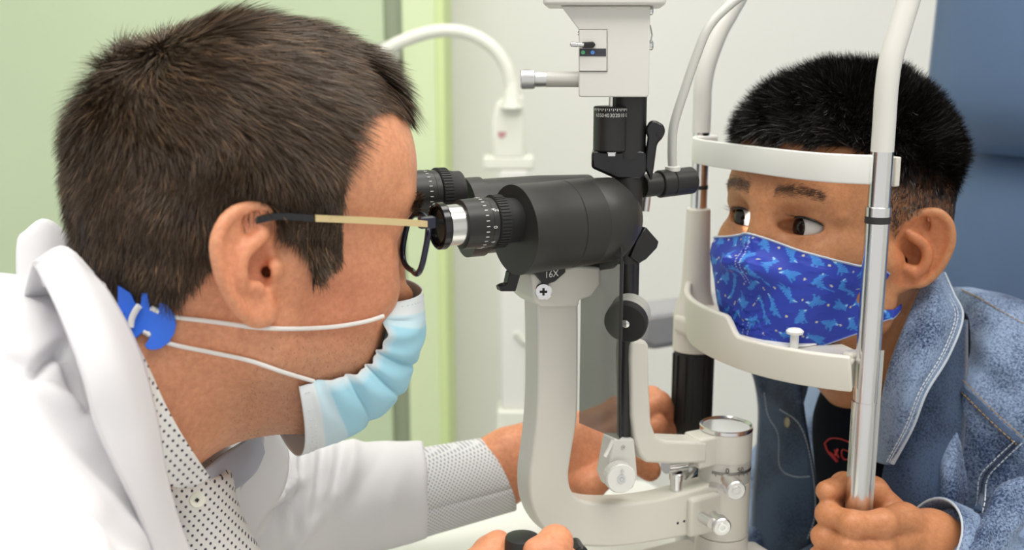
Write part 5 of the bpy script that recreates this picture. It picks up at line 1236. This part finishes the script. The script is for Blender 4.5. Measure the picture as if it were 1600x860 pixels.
# puckers
ph = np.stack([A_ * .05, B_ * .05, 0 * A_], -1).reshape(-1, 3)
keep = np.ones((NT, NSs), bool)
NM = np.cross(np.gradient(PM, axis=1), np.gradient(PM, axis=0)); NM /= np.linalg.norm(NM, axis=2, keepdims=True) + 1e-12
ctr = hb.to(np.array([[.03, 0, -.04]]))[0]; sgn = np.sign(((PM - ctr) * NM).sum(2, keepdims=True)); NM *= sgn
edge_f = np.sin(np.pi * np.linspace(0, 1, NT))[:, None]
PM = PM + NM * (.0009 * noise3(ph, 2.2, 41).reshape(NT, NSs) * edge_f)[..., None]
seam = np.abs(A_) < .8; PM = PM + NM * (np.where(seam, .0006, 0))[..., None]
stc = (np.abs(np.abs(A_) - 2.2) < .35) & ((B_ % 2.4) < 1.3); cols_m[stc] = np.array([.45, .52, .75])
# slot near each ear, where the strap loop is cut out
uS = np.linspace(0, 1, NSs)
tS = np.linspace(0, 1, NT)[:, None] * np.ones((1, NSs)); uu_ = np.minimum(uS, 1 - uS)[None] * np.ones((NT, 1))
phi_u = np.abs(np.interp(uS, np.linspace(0, 1, LS), ph_))[None] * np.ones((NT, 1)); h0 = math.radians(66)
hole = (np.abs(tS - .45) < np.clip((phi_u - h0) / .5, 0, 1) ** .5 * .32) & (phi_u > h0) | ((phi_u > math.radians(84)) & (tS < .6))
fq = []; idn = np.arange(NT * NSs).reshape(NT, NSs)
a, b_, c, d_ = idn[:-1, :-1], idn[:-1, 1:], idn[1:, 1:], idn[1:, :-1]; okq = ~(hole[:-1, :-1] | hole[:-1, 1:] | hole[1:, 1:] | hole[1:, :-1])
fq = np.stack([a[okq], b_[okq], c[okq], d_[okq]], 1)
m_cloth = attr_color(mat('printed_cotton', (.05, .1, .5), .6, spec=.35, bump=(2200, .2, .0004)))
mo = big_mesh('mask_cloth', wd(PM.reshape(-1, 3)), fq, m_cloth, BM, cols=cols_m.reshape(-1, 3)); mo.modifiers.new('solid', 'SOLIDIFY').thickness = .0012
mo['label'] = 'blue cotton printed with pale blue dinosaurs'
MB().tube([p + n_ * .0004 for p, n_, f_a in zip(PM[0][::4], NM[0][::4], np.abs(np.interp(uS, np.linspace(0, 1, LS), ph_))[::4]) if f_a < 1.35], .0007, 6).build('frayed_edge', mat('white_thread', (.6, .64, .72), .9), BM)
# ------------------------------------------------------------------ boy's body joined, built last
# ------------------------------------------------------------------ boy: clothes and hand
def denim(name, lo, hi):
    m = mat(name, lo, .8, spec=.25, sheen=.2); nt = m.node_tree; L = nt.links.new; N = nt.nodes.new; bs = nt.nodes['Principled BSDF']
    tc = N('ShaderNodeTexCoord'); n1 = N('ShaderNodeTexNoise'); n1.inputs['Scale'].default_value = 16; n1.inputs['Detail'].default_value = 3; n1.inputs['Roughness'].default_value = .5
    n2 = N('ShaderNodeTexNoise'); n2.inputs['Scale'].default_value = 620; n2.inputs['Detail'].default_value = 2
    wv = N('ShaderNodeTexWave'); wv.inputs['Scale'].default_value = 420; wv.inputs['Distortion'].default_value = 6; wv.bands_direction = 'DIAGONAL'
    ad = N('ShaderNodeMath'); ad.operation = 'MULTIPLY_ADD'; ad.inputs[1].default_value = .75; ad2 = N('ShaderNodeMath'); ad2.operation = 'MULTIPLY_ADD'; ad2.inputs[1].default_value = .05
    cr = N('ShaderNodeValToRGB'); cr.color_ramp.elements[0].position = .68; cr.color_ramp.elements[1].position = 1.0; cr.color_ramp.elements[0].color = (*lo, 1); cr.color_ramp.elements[1].color = (*hi, 1)
    L(tc.outputs['Object'], n1.inputs[0]); L(tc.outputs['Object'], n2.inputs[0]); L(tc.outputs['Object'], wv.inputs[0])
    L(n2.outputs[0], ad.inputs[0]); L(n1.outputs[0], ad.inputs[2]); L(wv.outputs['Fac'], ad2.inputs[0]); L(ad.outputs[0], ad2.inputs[2]); L(ad2.outputs[0], cr.inputs[0]); L(cr.outputs[0], bs.inputs['Base Color'])
    bp = N('ShaderNodeBump'); bp.inputs['Strength'].default_value = .35; bp.inputs['Distance'].default_value = .0006; L(ad2.outputs[0], bp.inputs['Height']); L(bp.outputs[0], bs.inputs['Normal']); return m
m_den = denim('blue_denim', (.018, .034, .090), (.24, .32, .47)); m_den2 = denim('shade_and_seam_denim', (.010, .018, .042), (.055, .085, .15))  # second denim: same cloth with shade put into its colour, also used on seams
m_thread = mat('ochre_thread', (.33, .22, .09), .8); m_threadw = mat('pale_thread', (.50, .55, .62), .8)
JK = SDF((-.03, -.30, -.75), (.45, .30, -.15), .0038)
JK.cone((.20, 0, -.272), (.235, -.06, -.290), .060, .060, .03).cone((.235, -.06, -.290), (.268, -.14, -.330), .060, .060, .03)
JK.cone((.20, 0, -.272), (.225, .06, -.290), .060, .060, .03).cone((.225, .06, -.290), (.245, .14, -.330), .060, .058, .03)
JK.cone((.215, -.045, -.31), (.225, -.055, -.55), .085, .105, .04).cone((.215, .055, -.31), (.215, .06, -.55), .080, .10, .04).cone((.225, -.05, -.55), (.26, 0, -.75), .11, .14, .05)
JK.cone((.268, -.14, -.330), (.215, -.178, -.462), .058, .048, .03).cone((.215, -.178, -.462), (.072, -.124, -.374), .048, .034, .025)
JK.cone((.245, .14, -.330), (.165, .175, -.46), .056, .046, .03).cone((.165, .175, -.46), (.08, .15, -.50), .045, .036, .025)
def jridge(pts, r=.006, k=.016): JK.chain(spline(np.array([at(*p) for p in pts]), 10), r, k)
jridge([(1470, 640, -.075), (1478, 720, -.085), (1490, 790, -.095)]); 
jridge([(1430, 640, -.06), (1440, 720, -.068), (1430, 800, -.08)]); jridge([(1600, 760, -.14), (1560, 820, -.15), (1520, 850, -.15)], .007); jridge([(1460, 840, -.14), (1510, 850, -.15), (1560, 870, -.155)])
wr_ = np.array([.066, -.122, -.371]); JK.plane_cut(wr_, unit(wr_ - np.array([.215, -.178, -.462])))
v_, q_ = JK.mesh(2); nj = vnormals(v_, q_); v_ = v_ + nj * (.0022 * noise3(v_, 75, 51) + .0009 * noise3(v_, 190, 52))[:, None]
v_ = relief(v_, q_, [([(1468, 640), (1476, 720), (1486, 800)], 4, 14), ([(1444, 650), (1448, 730), (1455, 800)], -8, 16), ([(1505, 690), (1512, 750), (1512, 800)], -4, 12), ([(1545, 800), (1505, 812), (1462, 815)], -7, 18), ([(1600, 715), (1560, 760), (1535, 800)], 5, 16), ([(1555, 840), (1575, 800), (1600, 770)], -6, 13), ([(1530, 850), (1550, 820), (1580, 830)], 4, 10), ([(1450, 850), (1490, 835), (1540, 850)], -4, 10), ([(1520, 520), (1560, 560), (1600, 580)], 3, 20), ([(1500, 540), (1540, 590), (1600, 630)], -3, 16), ([(1480, 600), (1500, 660), (1520, 700)], -3, 12), ([(1560, 700), (1590, 740), (1600, 790)], -4, 12)])
for _ in range(2): v_ = v_ + .5 * (lap(v_, q_) - v_)
big_mesh('denim_jacket', wd(v_), q_, m_den, BOY)['label'] = 'faded blue denim jacket'
jv, jn = v_, vnormals(v_, q_); JX, JY = view_px(wd(jv)); JF = ((wd(jv) - np.array([0, 0, CAMZ])) * (jn @ np.stack([U, V, Z]))).sum(1) < 0
def jk_pt(x, y, off=.0012):
    d2 = (JX[JF] - x) ** 2 + (JY[JF] - y) ** 2; dep = jv[JF][:, 1]; k = np.argsort(d2)[:10]; k = k[dep[k] < dep[k].min() + .02]; w_ = 1 / (d2[k] + 2.); return at(x, y, float((jv[JF][k, 1] * w_).sum() / w_.sum()) - off)
def stitches(pts, m, parent, name, step=.0042, r=.0005, off=.0014, on=None):
    pp = spline(np.array([(x, y, 0) for x, y in pts], float), 60); P_ = np.array([jk_pt(a, b_, off) for a, b_, _ in pp]) if on is None else spline(np.array([at(*p) for p in on]), 60)
    for _ in range(3): P_[1:-1] = (P_[:-2] + P_[1:-1] + P_[2:]) / 3
    s_ = np.r_[0, np.cumsum(np.linalg.norm(np.diff(P_, axis=0), axis=1))]; b = MB(); t = 0
    while t < s_[-1]:
        q = [np.array([np.interp(x, s_, P_[:, i]) for i in range(3)]) for x in (t, min(t + step * .7, s_[-1]))]
        if np.linalg.norm(q[1] - q[0]) > 1e-5: b.tube(q, r, 6)
        t += step
    o = b.build(name, m, parent); o['kind'] = 'stuff'; return o
def seam(pts, width=.0085):                 # flat felled seam: raised band with stitches
    pp = spline(np.array([(x, y, 0) for x, y in pts], float), 40); P_ = np.array([jk_pt(a, b_, .0008) for a, b_, _ in pp])
    for _ in range(5): P_[1:-1] = (P_[:-2] + P_[1:-1] + P_[2:]) / 3
    MB().tube(P_, width / 2, 12, flat=.35).build('seam_band', m_den2, BOY)
YOKE = [(1474, 578), (1510, 612), (1550, 652), (1592, 690)]
seam(YOKE)
stitches([(x - 4, y + 5) for x, y in YOKE], m_thread, BOY, 'stitching', off=.004); stitches([(x + 6, y - 6) for x, y in YOKE], m_thread, BOY, 'stitching', off=.004)
S2 = [(1592, 690), (1560, 720), (1538, 745), (1534, 780), (1530, 798)]; seam(S2)
stitches([(x - 7, y) for x, y in S2], m_threadw, BOY, 'stitching', off=.004); stitches([(x + 5, y + 3) for x, y in S2], m_threadw, BOY, 'stitching', off=.004)
stitches([(1500, 452), (1530, 466), (1560, 484), (1600, 506)], m_thread, BOY, 'stitching')
# collar, near side: thick turned strip with a double-stitched edge
NRAIL = [(1458, 428, -.050), (1440, 452, -.062), (1418, 500, -.069), (1396, 556, -.072), (1382, 610, -.070), (1375, 670, -.064), (1372, 722, -.055)]
MRAIL = [(1466, 424, -.056), (1462, 452, -.078), (1462, 500, -.090), (1440, 560, -.097), (1415, 620, -.096), (1402, 675, -.088), (1386, 726, -.072)]
ORAIL = [(1474, 428, -.052), (1488, 460, -.072), (1502, 496, -.083), (1480, 556, -.094), (1446, 612, -.098), (1424, 668, -.092), (1394, 724, -.078)]
strip('jacket_collar', [NRAIL, MRAIL, ORAIL], m_den, BOY, n=50, across=18, solid=.003, label='wide denim collar beside the ear')
hemr = spline(np.array([at(*p) for p in ORAIL]), 60); MB().tube(hemr, .0021, 10).build('collar_hem', m_threadw, BOY)
stitches(None or [(0, 0), (1, 1)], m_threadw, BOY, 'stitching', on=[(x - 9, y - 1, v__ - .006) for x, y, v__ in ORAIL[1:]])
stitches(None or [(0, 0), (1, 1)], m_threadw, BOY, 'stitching', on=[(x - 5, y - 1, v__ - .005) for x, y, v__ in ORAIL[1:]], step=.003)
strip('jacket_flap', [[(1450, 520, -.055), (1410, 620, -.060), (1388, 700, -.060), (1376, 780, -.056), (1380, 890, -.056)], [(1475, 510, -.062), (1450, 600, -.072), (1440, 700, -.080), (1430, 780, -.086), (1430, 890, -.09)], [(1510, 500, -.055), (1510, 590, -.066), (1505, 690, -.085), (1495, 780, -.095), (1485, 890, -.10)]], m_den2, BOY, n=30, across=14, solid=.003, label='front edge of the jacket below the collar')  # darker denim colour stands in for the shadow below the collar
# far flap of the open jacket with its button
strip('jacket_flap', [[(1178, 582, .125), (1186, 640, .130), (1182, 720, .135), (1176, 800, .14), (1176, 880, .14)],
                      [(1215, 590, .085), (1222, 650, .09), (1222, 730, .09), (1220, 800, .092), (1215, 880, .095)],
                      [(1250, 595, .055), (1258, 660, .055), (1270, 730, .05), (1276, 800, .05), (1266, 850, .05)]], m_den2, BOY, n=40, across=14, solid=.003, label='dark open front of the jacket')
for pts in ([(1194, 614, .108), (1200, 650, .105), (1216, 680, .09), (1218, 730, .086), (1240, 745, .07), (1266, 745, .05)], [(1218, 640, .086), (1250, 665, .06), (1268, 725, .046), (1274, 800, .046), (1262, 842, .046)]): stitches([(0, 0), (1, 1)], m_threadw, BOY, 'stitching', on=[(x, y, v__ - .004) for x, y, v__ in pts], step=.003, r=.0004)
p = at(1230, 660, .072); MB().lathe(p, (-.6, -.8, .2), [(-.002, .0045), (.001, .0052), (.0016, .004)], 20, sc=(.6, 1)).build('button', mat('brass_button', (.30, .27, .18), .35, .9), BOY)
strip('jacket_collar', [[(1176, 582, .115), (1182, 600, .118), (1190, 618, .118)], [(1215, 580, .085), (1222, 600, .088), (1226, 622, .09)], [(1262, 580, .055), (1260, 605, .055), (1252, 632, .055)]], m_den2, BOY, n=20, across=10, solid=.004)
# near sleeve cuff
d_ = unit(wr_ - np.array([.215, -.178, -.462])); a1, b1, _ = frame(d_); G_ = np.zeros((6, 41, 3))
for i in range(6):
    for j in range(41):
        th = 2 * math.pi * j / 40; G_[i, j] = wr_ + d_ * (-.030 + .0075 * i) + (a1 * math.cos(th) + b1 * math.sin(th)) * (.0385 - .0006 * i + .0006 * math.sin(3 * th))
MB().grid(G_).build('sleeve_cuff', m_den, BOY, smooth=180, solid=.003)
MB().tube(np.array([G_[5, j] for j in range(41)]), .0010, 8).build('cuff_hem', m_threadw, BOY)
# dark T-shirt with its red print
TS = SDF((.03, -.13, -.72), (.36, .13, -.19), .004)
TS.cone((.165, 0, -.262), (.160, 0, -.33), .055, .072, .03).cone((.160, 0, -.33), (.185, 0, -.7), .072, .10, .04)
v_, q_ = TS.mesh(2); m_tee = mat('navy_jersey', (.004, .005, .010), .9, spec=.1); big_mesh('t_shirt', wd(v_), q_, m_tee, BOY)['label'] = 'dark navy T-shirt with red print'
tn = vnormals(v_, q_); TX, TY = view_px(wd(v_)); TF = ((wd(v_) - np.array([0, 0, CAMZ])) * (tn @ np.stack([U, V, Z]))).sum(1) < 0; tvv = v_
def tee(x, y):
    d2 = (TX[TF] - x) ** 2 + (TY[TF] - y) ** 2; k = np.argsort(d2)[:6]; return at(x, y, tvv[TF][k, 1].mean() - .002)
m_red = mat('red_print', (.50, .045, .045), .7)
for pts in ([(1289, 693), (1297, 686), (1312, 686), (1334, 694)], [(1289, 693), (1294, 706), (1308, 722)], [(1296, 706), (1303, 713), (1309, 722)], [(1304, 703), (1311, 716)], [(1309, 702), (1305, 712)], [(1326, 706), (1317, 703), (1315, 710), (1319, 718), (1327, 718)]):
    MB().tube(spline([tee(x, y) for x, y in pts], 16), .0012, 6, flat=.4).build('shirt_print', m_red, BOY)
# hand gripping the near post
BH = SDF((-.06, -.18, -.46), (.12, -.05, -.28), .0013)
def zpx(py): return at(1345, py, -.105)[2]
zs = [zpx(801), zpx(834), zpx(866), zpx(893)]
MC = [(.030, -.121), (.032, -.122), (.031, -.120), (.029, -.116)]
for k_, (z_, (mu, mv)) in enumerate(zip(zs, MC)):
    r0 = (.0100, .0098, .0094, .0085)[k_]; lf = (0, -.003, -.005, -.004)[k_]
    finger(BH, [(mu, mv, z_ - .004), (.004, -.1265, z_), (-.0185 + lf, -.119, z_ + .001), (-.0225 + lf, -.098, z_ + .001), (-.006, -.0862, z_)], r0, r0 * .78, .002)
wz = wr_ + np.array([0, 0, .003])
for k_, (z_, (mu, mv)) in enumerate(zip(zs, MC)): BH.cone((mu, mv, z_ - .004), wz + np.array([-.008, 0, .012 - .008 * k_]), .0105, .013, .010)
BH.cone((.028, -.105, zs[1]), (.05, -.112, zs[1] - .012), .013, .02, .012)
BH.cone(wz, (.13, -.145, -.412), .0225, .026, .012)
finger(BH, [(.045, -.105, zs[1] + .004), (.030, -.090, zs[0] + .006), (.004, -.0855, zs[0] + .014), (-.020, -.092, zs[0] + .0165)], .0115, .0078, .004)
v_, q_ = BH.mesh(2); boy_v.append(v_); boy_q.append(q_); boy_c.append(skin_cols(v_, bb * np.array([1.08, 1.02, 1.0])))
v_, q_, c_ = join(boy_v, boy_q, boy_c)
big_mesh('body', wd(v_), q_, m_skin_b, BOY, cols=c_)
